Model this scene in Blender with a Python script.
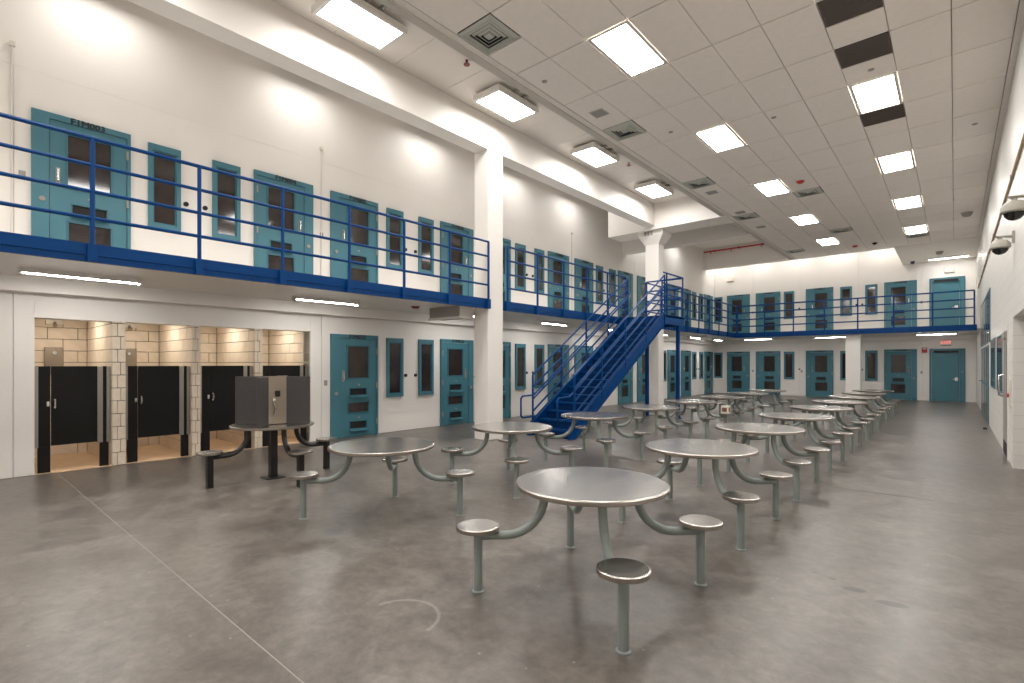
import bpy, math, random
from mathutils import Vector
random.seed(7)
PI = math.pi
for o in list(bpy.data.objects):
    bpy.data.objects.remove(o, do_unlink=True)
scene = bpy.context.scene
COL = scene.collection

# ------------------------------------------------------------------ camera
EYE = 1.58
cam_d = bpy.data.cameras.new('camera')
cam = bpy.data.objects.new('camera', cam_d)
COL.objects.link(cam)
cam.location = (0.0, 0.0, EYE)
cam.rotation_euler = (PI / 2, 0.0, math.atan2(443.0, 508.6))
cam_d.sensor_fit = 'HORIZONTAL'
cam_d.sensor_width = 36.0
cam_d.lens = 508.6 / 1024 * 36.0
cam_d.shift_y = 22.0 / 1024
cam_d.clip_start = 0.05
cam_d.clip_end = 100
scene.camera = cam

# ------------------------------------------------------------------ world, exposure
world = bpy.data.worlds.new('world')
scene.world = world
world.use_nodes = True
world.node_tree.nodes['Background'].inputs[0].default_value = (0.9, 0.95, 1.0, 1)
world.node_tree.nodes['Background'].inputs[1].default_value = 0.05
scene.view_settings.view_transform = 'Standard'
scene.view_settings.look = 'None'
scene.view_settings.exposure = 0.38
scene.view_settings.gamma = 1.0
scene.view_settings.use_curve_mapping = False

# strengths of the lamps' diffusers (each lamp is built further down)
TROFFER = 25.5
BAYLAMP = 30.0
STRIP = 62.0
HIDDEN = 8.5
SHOWER = 22.0
FARWASH = 8.0

# ------------------------------------------------------------------ materials
def lin(c):
    c = c / 255.0
    return c / 12.92 if c <= 0.04045 else ((c + 0.055) / 1.055) ** 2.4

def rgb(r, g, b):
    return (lin(r), lin(g), lin(b), 1.0)

def new_mat(name):
    m = bpy.data.materials.new(name)
    m.use_nodes = True
    nt = m.node_tree
    return m, nt, nt.nodes['Principled BSDF']

def paint(name, col, rough=0.5, var=0.04, scale=3.0, bump=0.0, bscale=120.0, metal=0.0, spec=0.5):
    """flat paint with a little procedural mottling and fine relief"""
    m, nt, b = new_mat(name)
    tc = nt.nodes.new('ShaderNodeTexCoord')
    n = nt.nodes.new('ShaderNodeTexNoise')
    n.inputs['Scale'].default_value = scale
    n.inputs['Detail'].default_value = 4
    nt.links.new(tc.outputs['Object'], n.inputs['Vector'])
    r = nt.nodes.new('ShaderNodeValToRGB')
    r.color_ramp.elements[0].position = 0.3
    r.color_ramp.elements[1].position = 0.7
    r.color_ramp.elements[0].color = tuple(max(0, c * (1 - var)) for c in col[:3]) + (1,)
    r.color_ramp.elements[1].color = tuple(min(1, c * (1 + var)) for c in col[:3]) + (1,)
    nt.links.new(n.outputs['Fac'], r.inputs['Fac'])
    nt.links.new(r.outputs['Color'], b.inputs['Base Color'])
    b.inputs['Roughness'].default_value = rough
    b.inputs['Metallic'].default_value = metal
    b.inputs['Specular IOR Level'].default_value = spec
    if bump:
        n2 = nt.nodes.new('ShaderNodeTexNoise')
        n2.inputs['Scale'].default_value = bscale
        nt.links.new(tc.outputs['Object'], n2.inputs['Vector'])
        bp = nt.nodes.new('ShaderNodeBump')
        bp.inputs['Strength'].default_value = bump
        bp.inputs['Distance'].default_value = 0.004
        nt.links.new(n2.outputs['Fac'], bp.inputs['Height'])
        nt.links.new(bp.outputs['Normal'], b.inputs['Normal'])
    return m

def emitter(name, col, strength):
    m, nt, b = new_mat(name)
    b.inputs['Base Color'].default_value = (0.9, 0.9, 0.9, 1)
    b.inputs['Emission Color'].default_value = col
    b.inputs['Emission Strength'].default_value = strength
    return m

def steel(name, col, rough, scale=(60, 60, 60), var=0.12, rv=0.10):
    m, nt, b = new_mat(name)
    b.inputs['Metallic'].default_value = 1.0
    tc = nt.nodes.new('ShaderNodeTexCoord')
    mp = nt.nodes.new('ShaderNodeMapping')
    mp.inputs['Scale'].default_value = scale
    nt.links.new(tc.outputs['Object'], mp.inputs['Vector'])
    n = nt.nodes.new('ShaderNodeTexNoise')
    n.inputs['Scale'].default_value = 1.0
    n.inputs['Detail'].default_value = 5
    nt.links.new(mp.outputs['Vector'], n.inputs['Vector'])
    mr = nt.nodes.new('ShaderNodeMapRange')
    mr.inputs['To Min'].default_value = max(0.05, rough - rv)
    mr.inputs['To Max'].default_value = rough + rv
    nt.links.new(n.outputs['Fac'], mr.inputs['Value'])
    nt.links.new(mr.outputs['Result'], b.inputs['Roughness'])
    r = nt.nodes.new('ShaderNodeValToRGB')
    r.color_ramp.elements[0].color = tuple(c * (1 - var) for c in col[:3]) + (1,)
    r.color_ramp.elements[1].color = tuple(min(1, c * (1 + var)) for c in col[:3]) + (1,)
    nt.links.new(n.outputs['Fac'], r.inputs['Fac'])
    nt.links.new(r.outputs['Color'], b.inputs['Base Color'])
    return m

def concrete_floor(name):
    m, nt, b = new_mat(name)
    L = nt.links.new
    tc = nt.nodes.new('ShaderNodeTexCoord')
    def noise(scale, detail, rough, dist=0.0, stretch=None):
        n = nt.nodes.new('ShaderNodeTexNoise')
        n.inputs['Scale'].default_value = scale
        n.inputs['Detail'].default_value = detail
        n.inputs['Roughness'].default_value = rough
        n.inputs['Distortion'].default_value = dist
        if stretch:
            mp = nt.nodes.new('ShaderNodeMapping')
            mp.inputs['Scale'].default_value = stretch
            L(tc.outputs['Object'], mp.inputs['Vector'])
            L(mp.outputs['Vector'], n.inputs['Vector'])
        else:
            L(tc.outputs['Object'], n.inputs['Vector'])
        return n
    big = noise(0.55, 5, 0.6, 0.8)
    mid = noise(2.2, 6, 0.65, 0.6)
    fine = noise(9, 8, 0.75, 0.3)
    r1 = nt.nodes.new('ShaderNodeValToRGB')
    cr = r1.color_ramp
    cr.elements[0].position = 0.34; cr.elements[0].color = rgb(98, 92, 87)
    cr.elements[1].position = 0.66; cr.elements[1].color = rgb(114, 108, 102)
    L(big.outputs['Fac'], r1.inputs['Fac'])
    r2 = nt.nodes.new('ShaderNodeValToRGB')
    r2.color_ramp.elements[0].position = 0.36; r2.color_ramp.elements[0].color = (0.74, 0.71, 0.71, 1)
    r2.color_ramp.elements[1].position = 0.62; r2.color_ramp.elements[1].color = (1.18, 1.18, 1.16, 1)
    L(mid.outputs['Fac'], r2.inputs['Fac'])
    mx = nt.nodes.new('ShaderNodeMix'); mx.data_type = 'RGBA'; mx.blend_type = 'MULTIPLY'
    mx.inputs['Factor'].default_value = 0.9
    L(r1.outputs['Color'], mx.inputs['A']); L(r2.outputs['Color'], mx.inputs['B'])
    r3 = nt.nodes.new('ShaderNodeValToRGB')
    r3.color_ramp.elements[0].position = 0.35; r3.color_ramp.elements[0].color = (0.70, 0.70, 0.70, 1)
    r3.color_ramp.elements[1].position = 0.72; r3.color_ramp.elements[1].color = (1.26, 1.26, 1.25, 1)
    L(fine.outputs['Fac'], r3.inputs['Fac'])
    mx2 = nt.nodes.new('ShaderNodeMix'); mx2.data_type = 'RGBA'; mx2.blend_type = 'MULTIPLY'
    mx2.inputs['Factor'].default_value = 1.0
    L(mx.outputs['Result'], mx2.inputs['A']); L(r3.outputs['Color'], mx2.inputs['B'])
    # pale specks
    vo = nt.nodes.new('ShaderNodeTexVoronoi'); vo.inputs['Scale'].default_value = 5.5
    L(tc.outputs['Object'], vo.inputs['Vector'])
    r4 = nt.nodes.new('ShaderNodeValToRGB')
    r4.color_ramp.elements[0].position = 0.03; r4.color_ramp.elements[0].color = (0.35, 0.35, 0.35, 1)
    r4.color_ramp.elements[1].position = 0.06; r4.color_ramp.elements[1].color = (0, 0, 0, 1)
    L(vo.outputs['Distance'], r4.inputs['Fac'])
    mx3 = nt.nodes.new('ShaderNodeMix'); mx3.data_type = 'RGBA'
    L(r4.outputs['Color'], mx3.inputs['Factor'])
    L(mx2.outputs['Result'], mx3.inputs['A']); mx3.inputs['B'].default_value = rgb(190, 186, 180)
    # damp footprints with a shape of their own
    last = mx3.outputs['Result']
    sep = nt.nodes.new('ShaderNodeSeparateXYZ'); L(tc.outputs['Object'], sep.inputs['Vector'])
    def blob(cx, cy, rx, ry, ang, last):
        mp = nt.nodes.new('ShaderNodeMapping'); mp.vector_type = 'TEXTURE'
        mp.inputs['Location'].default_value = (cx, cy, 0)
        mp.inputs['Rotation'].default_value = (0, 0, ang)
        mp.inputs['Scale'].default_value = (rx, ry, 1)
        L(tc.outputs['Object'], mp.inputs['Vector'])
        ln = nt.nodes.new('ShaderNodeVectorMath'); ln.operation = 'LENGTH'
        L(mp.outputs['Vector'], ln.inputs[0])
        rr = nt.nodes.new('ShaderNodeValToRGB')
        rr.color_ramp.elements[0].position = 0.75; rr.color_ramp.elements[0].color = (0.6, 0.6, 0.6, 1)
        rr.color_ramp.elements[1].position = 1.0; rr.color_ramp.elements[1].color = (0, 0, 0, 1)
        L(ln.outputs['Value'], rr.inputs['Fac'])
        mm = nt.nodes.new('ShaderNodeMix'); mm.data_type = 'RGBA'
        L(rr.outputs['Color'], mm.inputs['Factor'])
        L(last, mm.inputs['A']); mm.inputs['B'].default_value = rgb(44, 41, 39)
        return mm.outputs['Result']
    last = blob(-0.53, 4.25, 0.085, 0.045, 0.3, last)
    last = blob(-0.31, 4.16, 0.10, 0.05, 0.2, last)
    last = blob(-0.68, 4.36, 0.03, 0.02, 0.2, last)
    last = blob(-0.80, 4.40, 0.025, 0.018, 0.2, last)
    # pale scraped arc near the first table
    mp = nt.nodes.new('ShaderNodeMapping'); mp.vector_type = 'TEXTURE'
    mp.inputs['Location'].default_value = (-2.60, 1.92, 0)
    L(tc.outputs['Object'], mp.inputs['Vector'])
    ln = nt.nodes.new('ShaderNodeVectorMath'); ln.operation = 'LENGTH'
    sx = nt.nodes.new('ShaderNodeSeparateXYZ'); L(mp.outputs['Vector'], sx.inputs['Vector'])
    cxy = nt.nodes.new('ShaderNodeCombineXYZ'); L(sx.outputs['X'], cxy.inputs['X']); L(sx.outputs['Y'], cxy.inputs['Y'])
    L(cxy.outputs['Vector'], ln.inputs[0])
    rr = nt.nodes.new('ShaderNodeValToRGB')
    e = rr.color_ramp.elements
    e[0].position = 0.225; e[0].color = (0, 0, 0, 1)
    e[1].position = 0.262; e[1].color = (0, 0, 0, 1)
    k = e.new(0.243); k.color = (0.3, 0.3, 0.3, 1)
    L(ln.outputs['Value'], rr.inputs['Fac'])
    gt = nt.nodes.new('ShaderNodeMath'); gt.operation = 'GREATER_THAN'; gt.inputs[1].default_value = 0.02
    L(sx.outputs['Y'], gt.inputs[0])
    mu = nt.nodes.new('ShaderNodeMath'); mu.operation = 'MULTIPLY'
    L(rr.outputs['Color'], mu.inputs[0]); L(gt.outputs['Value'], mu.inputs[1])
    mm = nt.nodes.new('ShaderNodeMix'); mm.data_type = 'RGBA'
    L(mu.outputs['Value'], mm.inputs['Factor']); L(last, mm.inputs['A']); mm.inputs['B'].default_value = rgb(190, 186, 180)
    L(mm.outputs['Result'], b.inputs['Base Color'])
    mr = nt.nodes.new('ShaderNodeMapRange')
    mr.inputs['To Min'].default_value = 0.20; mr.inputs['To Max'].default_value = 0.46
    L(mid.outputs['Fac'], mr.inputs['Value'])
    L(mr.outputs['Result'], b.inputs['Roughness'])
    b.inputs['Specular IOR Level'].default_value = 0.5
    bp = nt.nodes.new('ShaderNodeBump'); bp.inputs['Strength'].default_value = 0.12; bp.inputs['Distance'].default_value = 0.01
    L(mid.outputs['Fac'], bp.inputs['Height']); L(bp.outputs['Normal'], b.inputs['Normal'])
    return m

def block_wall_mat(name, col):
    """painted concrete block wall: joints as fine relief (seen at a grazing angle)"""
    m, nt, b = new_mat(name)
    L = nt.links.new
    tc = nt.nodes.new('ShaderNodeTexCoord')
    sx = nt.nodes.new('ShaderNodeSeparateXYZ'); L(tc.outputs['Object'], sx.inputs['Vector'])
    cb = nt.nodes.new('ShaderNodeCombineXYZ')
    L(sx.outputs['Y'], cb.inputs['X']); L(sx.outputs['Z'], cb.inputs['Y'])
    br = nt.nodes.new('ShaderNodeTexBrick')
    br.inputs['Scale'].default_value = 1.0
    br.inputs['Brick Width'].default_value = 0.4
    br.inputs['Row Height'].default_value = 0.2
    br.inputs['Mortar Size'].default_value = 0.006
    br.inputs['Color1'].default_value = col
    br.inputs['Color2'].default_value = tuple(c * 0.97 for c in col[:3]) + (1,)
    br.inputs['Mortar'].default_value = tuple(c * 0.86 for c in col[:3]) + (1,)
    L(cb.outputs['Vector'], br.inputs['Vector'])
    L(br.outputs['Color'], b.inputs['Base Color'])
    bp = nt.nodes.new('ShaderNodeBump'); bp.inputs['Strength'].default_value = 0.4; bp.inputs['Distance'].default_value = 0.006
    bp.invert = True
    L(br.outputs['Fac'], bp.inputs['Height']); L(bp.outputs['Normal'], b.inputs['Normal'])
    b.inputs['Roughness'].default_value = 0.38
    return m

M = {}
M['wall'] = paint('white_wall_paint', rgb(232, 227, 221), 0.5, 0.012, 1.2)
M['wall_block'] = block_wall_mat('painted_block_wall', rgb(232, 228, 222))
M['white_steel'] = paint('white_painted_steel', rgb(220, 216, 210), 0.45, 0.02)
M['tile'] = paint('ceiling_tile', rgb(240, 233, 225), 0.85, 0.02, 9.0, 0.2, 200)
M['plenum'] = paint('grid_shadow_gap', rgb(190, 184, 176), 0.8)
M['panel_ceiling'] = paint('bay_ceiling_panel', rgb(228, 222, 214), 0.7, 0.015)
M['margin'] = paint('grey_edge_trim', rgb(196, 190, 181), 0.6, 0.01)
M['floor'] = concrete_floor('polished_concrete')
M['joint'] = paint('joint_filler', rgb(150, 145, 136), 0.7)
M['teal'] = paint('teal_paint', rgb(64, 116, 130), 0.38, 0.05, 2.0)
M['teal_dark'] = paint('teal_paint_frame', rgb(52, 105, 120), 0.4, 0.05, 2.0)
M['blue'] = paint('blue_steel_paint', rgb(0, 58, 114), 0.42, 0.06, 2.0, spec=0.15)
M['blue_dark'] = paint('blue_stair_tread', rgb(0, 42, 86), 0.5, 0.08, 6.0, spec=0.15)
M['steel'] = steel('brushed_steel', rgb(198, 194, 188), 0.24, (5, 1.4, 3), 0.05, 0.06)
M['steel_rim'] = steel('steel_rim', rgb(168, 160, 152), 0.30, (30, 30, 6), 0.10, 0.05)
M['chrome'] = steel('chrome', rgb(210, 208, 204), 0.22)
M['panel_steel'] = steel('panel_steel', rgb(160, 148, 134), 0.42, (8, 8, 60))
M['alu'] = steel('aluminium_channel', rgb(168, 162, 154), 0.38, (60, 60, 4))
M['leg'] = paint('grey_green_enamel', rgb(136, 145, 140), 0.35, 0.04)
M['black'] = paint('black_enamel', rgb(22, 21, 21), 0.3, 0.1)
M['black_panel'] = paint('black_plastic_panel', rgb(20, 18, 17), 0.55, 0.25, 60.0, spec=0.25)
M['hood'] = paint('charcoal_hood_panel', rgb(62, 59, 58), 0.55, 0.12, 40.0)
M['dark'] = paint('dark_opening', rgb(16, 15, 15), 0.6)
M['text'] = paint('black_stencil_paint', rgb(20, 24, 26), 0.6)
M['grille'] = paint('dark_return_grille', rgb(98, 88, 82), 0.8, 0.03)
M['diffuser_white'] = paint('pale_green_grey_diffuser', rgb(190, 192, 184), 0.6, 0.02)
M['block'] = paint('tan_glazed_block', rgb(221, 206, 186), 0.5, 0.06, 6.0, 0.15, 90)
M['mortar'] = paint('brown_mortar', rgb(104, 88, 72), 0.9, 0.08, 20)
M['shower_floor'] = paint('tan_shower_floor', rgb(206, 174, 140), 0.6, 0.06, 5)
M['red'] = paint('red_paint', rgb(176, 34, 30), 0.4, 0.05)
M['red_dark'] = paint('maroon_plastic', rgb(120, 40, 36), 0.5, 0.05)
M['conduit'] = paint('tan_conduit', rgb(178, 152, 112), 0.5, 0.05)
M['plastic'] = paint('off_white_plastic', rgb(214, 208, 196), 0.45, 0.02)
M['grey_plate'] = paint('grey_plate', rgb(150, 146, 140), 0.4, 0.03)
M['dome'] = paint('smoked_dome', rgb(28, 26, 26), 0.12, 0.05)
M['camera_body'] = paint('camera_body', rgb(176, 172, 160), 0.4, 0.03)
M['navy'] = paint('navy_plastic', rgb(22, 34, 84), 0.4, 0.05)
M['brown'] = paint('brown_card', rgb(128, 84, 56), 0.7, 0.1)
M['glass'] = None
m, nt, b = new_mat('dark_cell_glass')
b.inputs['Base Color'].default_value = rgb(44, 37, 34)
b.inputs['Roughness'].default_value = 0.08
b.inputs['Specular IOR Level'].default_value = 0.6
tc = nt.nodes.new('ShaderNodeTexCoord'); n = nt.nodes.new('ShaderNodeTexNoise'); n.inputs['Scale'].default_value = 3.0
r = nt.nodes.new('ShaderNodeValToRGB')
r.color_ramp.elements[0].color = rgb(30, 26, 25); r.color_ramp.elements[1].color = rgb(66, 56, 52)
nt.links.new(tc.outputs['Object'], n.inputs['Vector']); nt.links.new(n.outputs['Fac'], r.inputs['Fac'])
nt.links.new(r.outputs['Color'], b.inputs['Base Color'])
M['glass'] = m
WARM = (1.0, 0.976, 0.942, 1)
M['e_troffer'] = emitter('troffer_diffuser', WARM, TROFFER)
M['e_bay'] = emitter('bay_lamp_diffuser', WARM, BAYLAMP)
M['e_strip'] = emitter('strip_diffuser', WARM, STRIP)
M['e_hidden'] = emitter('cove_diffuser', WARM, HIDDEN)
M['e_far'] = emitter('far_wall_wash_diffuser', WARM, FARWASH)
M['e_shower'] = emitter('shower_diffuser', (1.0, 0.945, 0.85, 1), SHOWER)
M['e_exit'] = emitter('exit_letters', (1.0, 0.10, 0.08, 1), 1.3)

# ------------------------------------------------------------------ mesh helpers
class MB:
    def __init__(self):
        self.v = []; self.f = []
    def box(self, x0, x1, y0, y1, z0, z1):
        if x0 > x1: x0, x1 = x1, x0
        if y0 > y1: y0, y1 = y1, y0
        if z0 > z1: z0, z1 = z1, z0
        n = len(self.v)
        self.v += [(x0, y0, z0), (x1, y0, z0), (x1, y1, z0), (x0, y1, z0),
                   (x0, y0, z1), (x1, y0, z1), (x1, y1, z1), (x0, y1, z1)]
        self.f += [(n, n+3, n+2, n+1), (n+4, n+5, n+6, n+7), (n, n+1, n+5, n+4),
                   (n+1, n+2, n+6, n+5), (n+2, n+3, n+7, n+6), (n+3, n, n+4, n+7)]
        return self
    def hexa(self, p):
        """8 corners: bottom ring (ccw from above) then top ring"""
        n = len(self.v); self.v += [tuple(q) for q in p]
        self.f += [(n, n+3, n+2, n+1), (n+4, n+5, n+6, n+7), (n, n+1, n+5, n+4),
                   (n+1, n+2, n+6, n+5), (n+2, n+3, n+7, n+6), (n+3, n, n+4, n+7)]
        return self
    def chamfer_box(self, x0, x1, y0, y1, z0, z1, c=0.004):
        """box whose room-side edges are chamfered all round (12 edges)"""
        n = len(self.v)
        xs = (x0, x1); ys = (y0, y1); zs = (z0, z1)
        idx = {}
        for i in (0, 1):
            for j in (0, 1):
                for k in (0, 1):
                    sx = c if i == 0 else -c; sy = c if j == 0 else -c; sz = c if k == 0 else -c
                    x, y, z = xs[i], ys[j], zs[k]
                    for a, p in (('x', (x, y+sy, z+sz)), ('y', (x+sx, y, z+sz)), ('z', (x+sx, y+sy, z))):
                        idx[(i, j, k, a)] = len(self.v); self.v.append(p)
        g = lambda i, j, k, a: idx[(i, j, k, a)]
        for i in (0, 1):
            q = [g(i, 0, 0, 'x'), g(i, 1, 0, 'x'), g(i, 1, 1, 'x'), g(i, 0, 1, 'x')]
            self.f.append(tuple(q if i else q[::-1]))
            q = [g(0, i, 0, 'y'), g(0, i, 1, 'y'), g(1, i, 1, 'y'), g(1, i, 0, 'y')]
            self.f.append(tuple(q if i else q[::-1]))
            q = [g(0, 0, i, 'z'), g(1, 0, i, 'z'), g(1, 1, i, 'z'), g(0, 1, i, 'z')]
            self.f.append(tuple(q if i else q[::-1]))
        for i in (0, 1):
            for j in (0, 1):
                s = (i + j) % 2 == 0
                q = [g(i, j, 0, 'x'), g(i, j, 0, 'y'), g(i, j, 1, 'y'), g(i, j, 1, 'x')]
                self.f.append(tuple(q[::-1] if not s else q))
                q = [g(i, 0, j, 'x'), g(i, 1, j, 'x'), g(i, 1, j, 'z'), g(i, 0, j, 'z')]
                self.f.append(tuple(q[::-1] if not s else q))
                q = [g(0, i, j, 'y'), g(0, i, j, 'z'), g(1, i, j, 'z'), g(1, i, j, 'y')]
                self.f.append(tuple(q if not s else q[::-1]))
        for i in (0, 1):
            for j in (0, 1):
                for k in (0, 1):
                    q = [g(i, j, k, 'x'), g(i, j, k, 'y'), g(i, j, k, 'z')]
                    self.f.append(tuple(q if (i + j + k) % 2 else q[::-1]))
        return self
    def tube(self, pts, r, seg=10, caps=True):
        pts = [Vector(p) for p in pts]
        n = len(pts); base = len(self.v)
        up0 = None
        for i, p in enumerate(pts):
            if i == 0: t = pts[1] - pts[0]
            elif i == n - 1: t = pts[-1] - pts[-2]
            else: t = (pts[i+1] - p).normalized() + (p - pts[i-1]).normalized()
            t.normalize()
            if up0 is None:
                a = Vector((0, 0, 1)) if abs(t.z) < 0.9 else Vector((1, 0, 0))
                u = t.cross(a).normalized()
            else:
                u = (up0 - t * up0.dot(t)).normalized()
            up0 = u; w = t.cross(u)
            k = 1.0
            if 0 < i < n - 1:
                c = (pts[i+1] - p).normalized().dot((p - pts[i-1]).normalized())
                k = 1 / max(0.5, math.sqrt((1 + c) / 2))
            for s in range(seg):
                a = 2 * PI * s / seg
                self.v.append(tuple(p + (u * math.cos(a) + w * math.sin(a)) * r * (k if n > 2 else 1)))
        for i in range(n - 1):
            for s in range(seg):
                a = base + i * seg + s; b2 = base + i * seg + (s + 1) % seg
                self.f.append((a, b2, b2 + seg, a + seg))
        if caps:
            self.f.append(tuple(base + s for s in range(seg))[::-1])
            self.f.append(tuple(base + (n-1) * seg + s for s in range(seg)))
        return self
    def lathe(self, prof, seg=32, c=(0, 0, 0)):
        """prof: list of (r, z) from bottom axis to top axis"""
        base = len(self.v); m_ = len(prof)
        for r_, z in prof:
            for s in range(seg):
                a = 2 * PI * s / seg
                self.v.append((c[0] + r_ * math.cos(a), c[1] + r_ * math.sin(a), c[2] + z))
        for i in range(m_ - 1):
            for s in range(seg):
                a = base + i * seg + s; b2 = base + i * seg + (s + 1) % seg
                self.f.append((a, b2, b2 + seg, a + seg))
        self.f.append(tuple(base + s for s in range(seg))[::-1])
        self.f.append(tuple(base + (m_-1) * seg + s for s in range(seg)))
        return self
    def plate(self, x0, x1, z0, z1, holes, y0, y1):
        """slab in the xz plane with rectangular holes (x0,x1,z0,z1)"""
        xs = sorted({x0, x1, *[h[0] for h in holes], *[h[1] for h in holes]})
        zs = sorted({z0, z1, *[h[2] for h in holes], *[h[3] for h in holes]})
        def solid(i, k):
            if i < 0 or k < 0 or i >= len(xs) - 1 or k >= len(zs) - 1: return False
            cx = (xs[i] + xs[i+1]) / 2; cz = (zs[k] + zs[k+1]) / 2
            return not any(h[0] < cx < h[1] and h[2] < cz < h[3] for h in holes)
        def quad(*p):
            n = len(self.v); self.v += p; self.f.append((n, n+1, n+2, n+3))
        for i in range(len(xs) - 1):
            for k in range(len(zs) - 1):
                if not solid(i, k): continue
                a, b2, c, d = xs[i], xs[i+1], zs[k], zs[k+1]
                quad((a, y0, c), (b2, y0, c), (b2, y0, d), (a, y0, d))
                quad((b2, y1, c), (a, y1, c), (a, y1, d), (b2, y1, d))
                if not solid(i-1, k): quad((a, y1, c), (a, y0, c), (a, y0, d), (a, y1, d))
                if not solid(i+1, k): quad((b2, y0, c), (b2, y1, c), (b2, y1, d), (b2, y0, d))
                if not solid(i, k-1): quad((a, y1, c), (b2, y1, c), (b2, y0, c), (a, y0, c))
                if not solid(i, k+1): quad((a, y0, d), (b2, y0, d), (b2, y1, d), (a, y1, d))
        return self
    def mesh(self, name, mat, smooth=False, off=(0, 0, 0)):
        me = bpy.data.meshes.new(name)
        v = [(a - off[0], b_ - off[1], c - off[2]) for a, b_, c in self.v] if any(off) else self.v
        me.from_pydata(v, [], self.f)
        if mat: me.materials.append(M[mat] if isinstance(mat, str) else mat)
        if smooth:
            me.polygons.foreach_set('use_smooth', [True] * len(me.polygons))
            me.set_sharp_from_angle(angle=math.radians(42))
        me.update()
        return me
    def build(self, name, mat, parent=None, smooth=False, world=False, loc=None):
        """world=True: vertices are world coordinates although the parent sits elsewhere"""
        off = (0, 0, 0)
        if world and parent is not None:
            off = wloc(parent)
        if loc is not None: off = loc
        o = bpy.data.objects.new(name, self.mesh(name, mat, smooth, off))
        COL.objects.link(o)
        if loc is not None: o.location = loc
        if parent is not None: o.parent = parent
        return o

def wloc(o):
    p = Vector(o.location)
    while o.parent is not None:
        o = o.parent; p = p + Vector(o.location)
    return tuple(p)

def put(name, me, parent=None, loc=(0, 0, 0), rot=(0, 0, 0)):
    o = bpy.data.objects.new(name, me); COL.objects.link(o)
    o.location = loc; o.rotation_euler = rot
    if parent is not None: o.parent = parent
    return o

def tag(o, label=None, cat=None, group=None, kind=None):
    if label: o['label'] = label
    if cat: o['category'] = cat
    if group: o['group'] = group
    if kind: o['kind'] = kind
    return o

def empty(name, loc=(0, 0, 0), rz=0.0, parent=None):
    o = bpy.data.objects.new(name, None); COL.objects.link(o)
    o.empty_display_size = 0.1
    o.location = loc; o.rotation_euler = (0, 0, rz)
    if parent is not None: o.parent = parent
    return o

KIDS = {}
def copy_tree(root):
    c = root.copy(); COL.objects.link(c)
    for ch in root.children:
        d = ch.copy(); COL.objects.link(d); d.parent = c
        for g in ch.children:
            e = g.copy(); COL.objects.link(e); e.parent = d
    return c

def text_mesh(body, size, mat, depth=0.002, bold=0.0):
    cu = bpy.data.curves.new('t', 'FONT')
    cu.body = body; cu.size = size; cu.align_x = 'CENTER'; cu.align_y = 'CENTER'
    cu.extrude = depth; cu.resolution_u = 2
    t = bpy.data.objects.new('t', cu); COL.objects.link(t)
    dg = bpy.context.evaluated_depsgraph_get()
    me = bpy.data.meshes.new_from_object(t.evaluated_get(dg))
    bpy.data.objects.remove(t, do_unlink=True); bpy.data.curves.remove(cu)
    if bold:
        v = [tuple(q.co) for q in me.vertices]; f = [tuple(p.vertices) for p in me.polygons]
        vv, ff = [], []
        for k in (-1, 0, 1):
            ff += [tuple(i + len(vv) for i in p) for p in f]
            vv += [(x + k * bold, y + (k * bold) * .4, z + .0003 * k) for x, y, z in v]
        me2 = bpy.data.meshes.new('stencil'); me2.from_pydata(vv, [], ff); me2.update()
        me = me2
    me.name = 'stencil_' + body.lower()
    me.materials.clear(); me.materials.append(M[mat])
    return me

ORD = ['first', 'second', 'third', 'fourth', 'fifth', 'sixth', 'seventh', 'eighth', 'ninth', 'tenth',
       'eleventh', 'twelfth', 'thirteenth', 'fourteenth', 'fifteenth', 'sixteenth']

# ------------------------------------------------------------------ dimensions (metres)
XL, XR = -9.80, 0.66          # cell wall on the left, block wall on the right
YB, YF = -3.0, 27.90          # behind the camera, far cell wall
ZC = 5.90                     # tile ceiling
ZB = 6.65                     # bay ceiling
XE = -7.20                    # balcony edge
YE = 23.25                    # far balcony edge
ZS = 2.90                     # balcony deck
UP = 2.97                     # foot of the upper doors
OP0, OP1, OPH = 0.99, 5.06, 2.23   # shower opening

# ------------------------------------------------------------------ floor
fl = empty('floor', (0, 0, 0))
tag(fl, 'mottled grey polished concrete floor with pale joints', 'floor', kind='structure')
JY = [1.22, 7.6, 13.9, 20.2]
edges = [YB - 0.3] + JY + [YF + 0.3]
for i in range(len(edges) - 1):
    MB().box(XL - 0.02, XR + 1.3, edges[i] + (0.004 if i else 0), edges[i+1] - 0.004, -0.2, 0.0).build('floor_slab', 'floor', fl)
for y in JY[:1]:
    MB().box(XL, XR, y - 0.0045, y + 0.0045, -0.1, -0.001).build('joint_filler', 'joint', fl)
for y in JY[1:]:
    MB().box(XL, XR, y - 0.005, y + 0.005, -0.1, -0.001).build('joint_filler', 'floor', fl)

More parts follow.
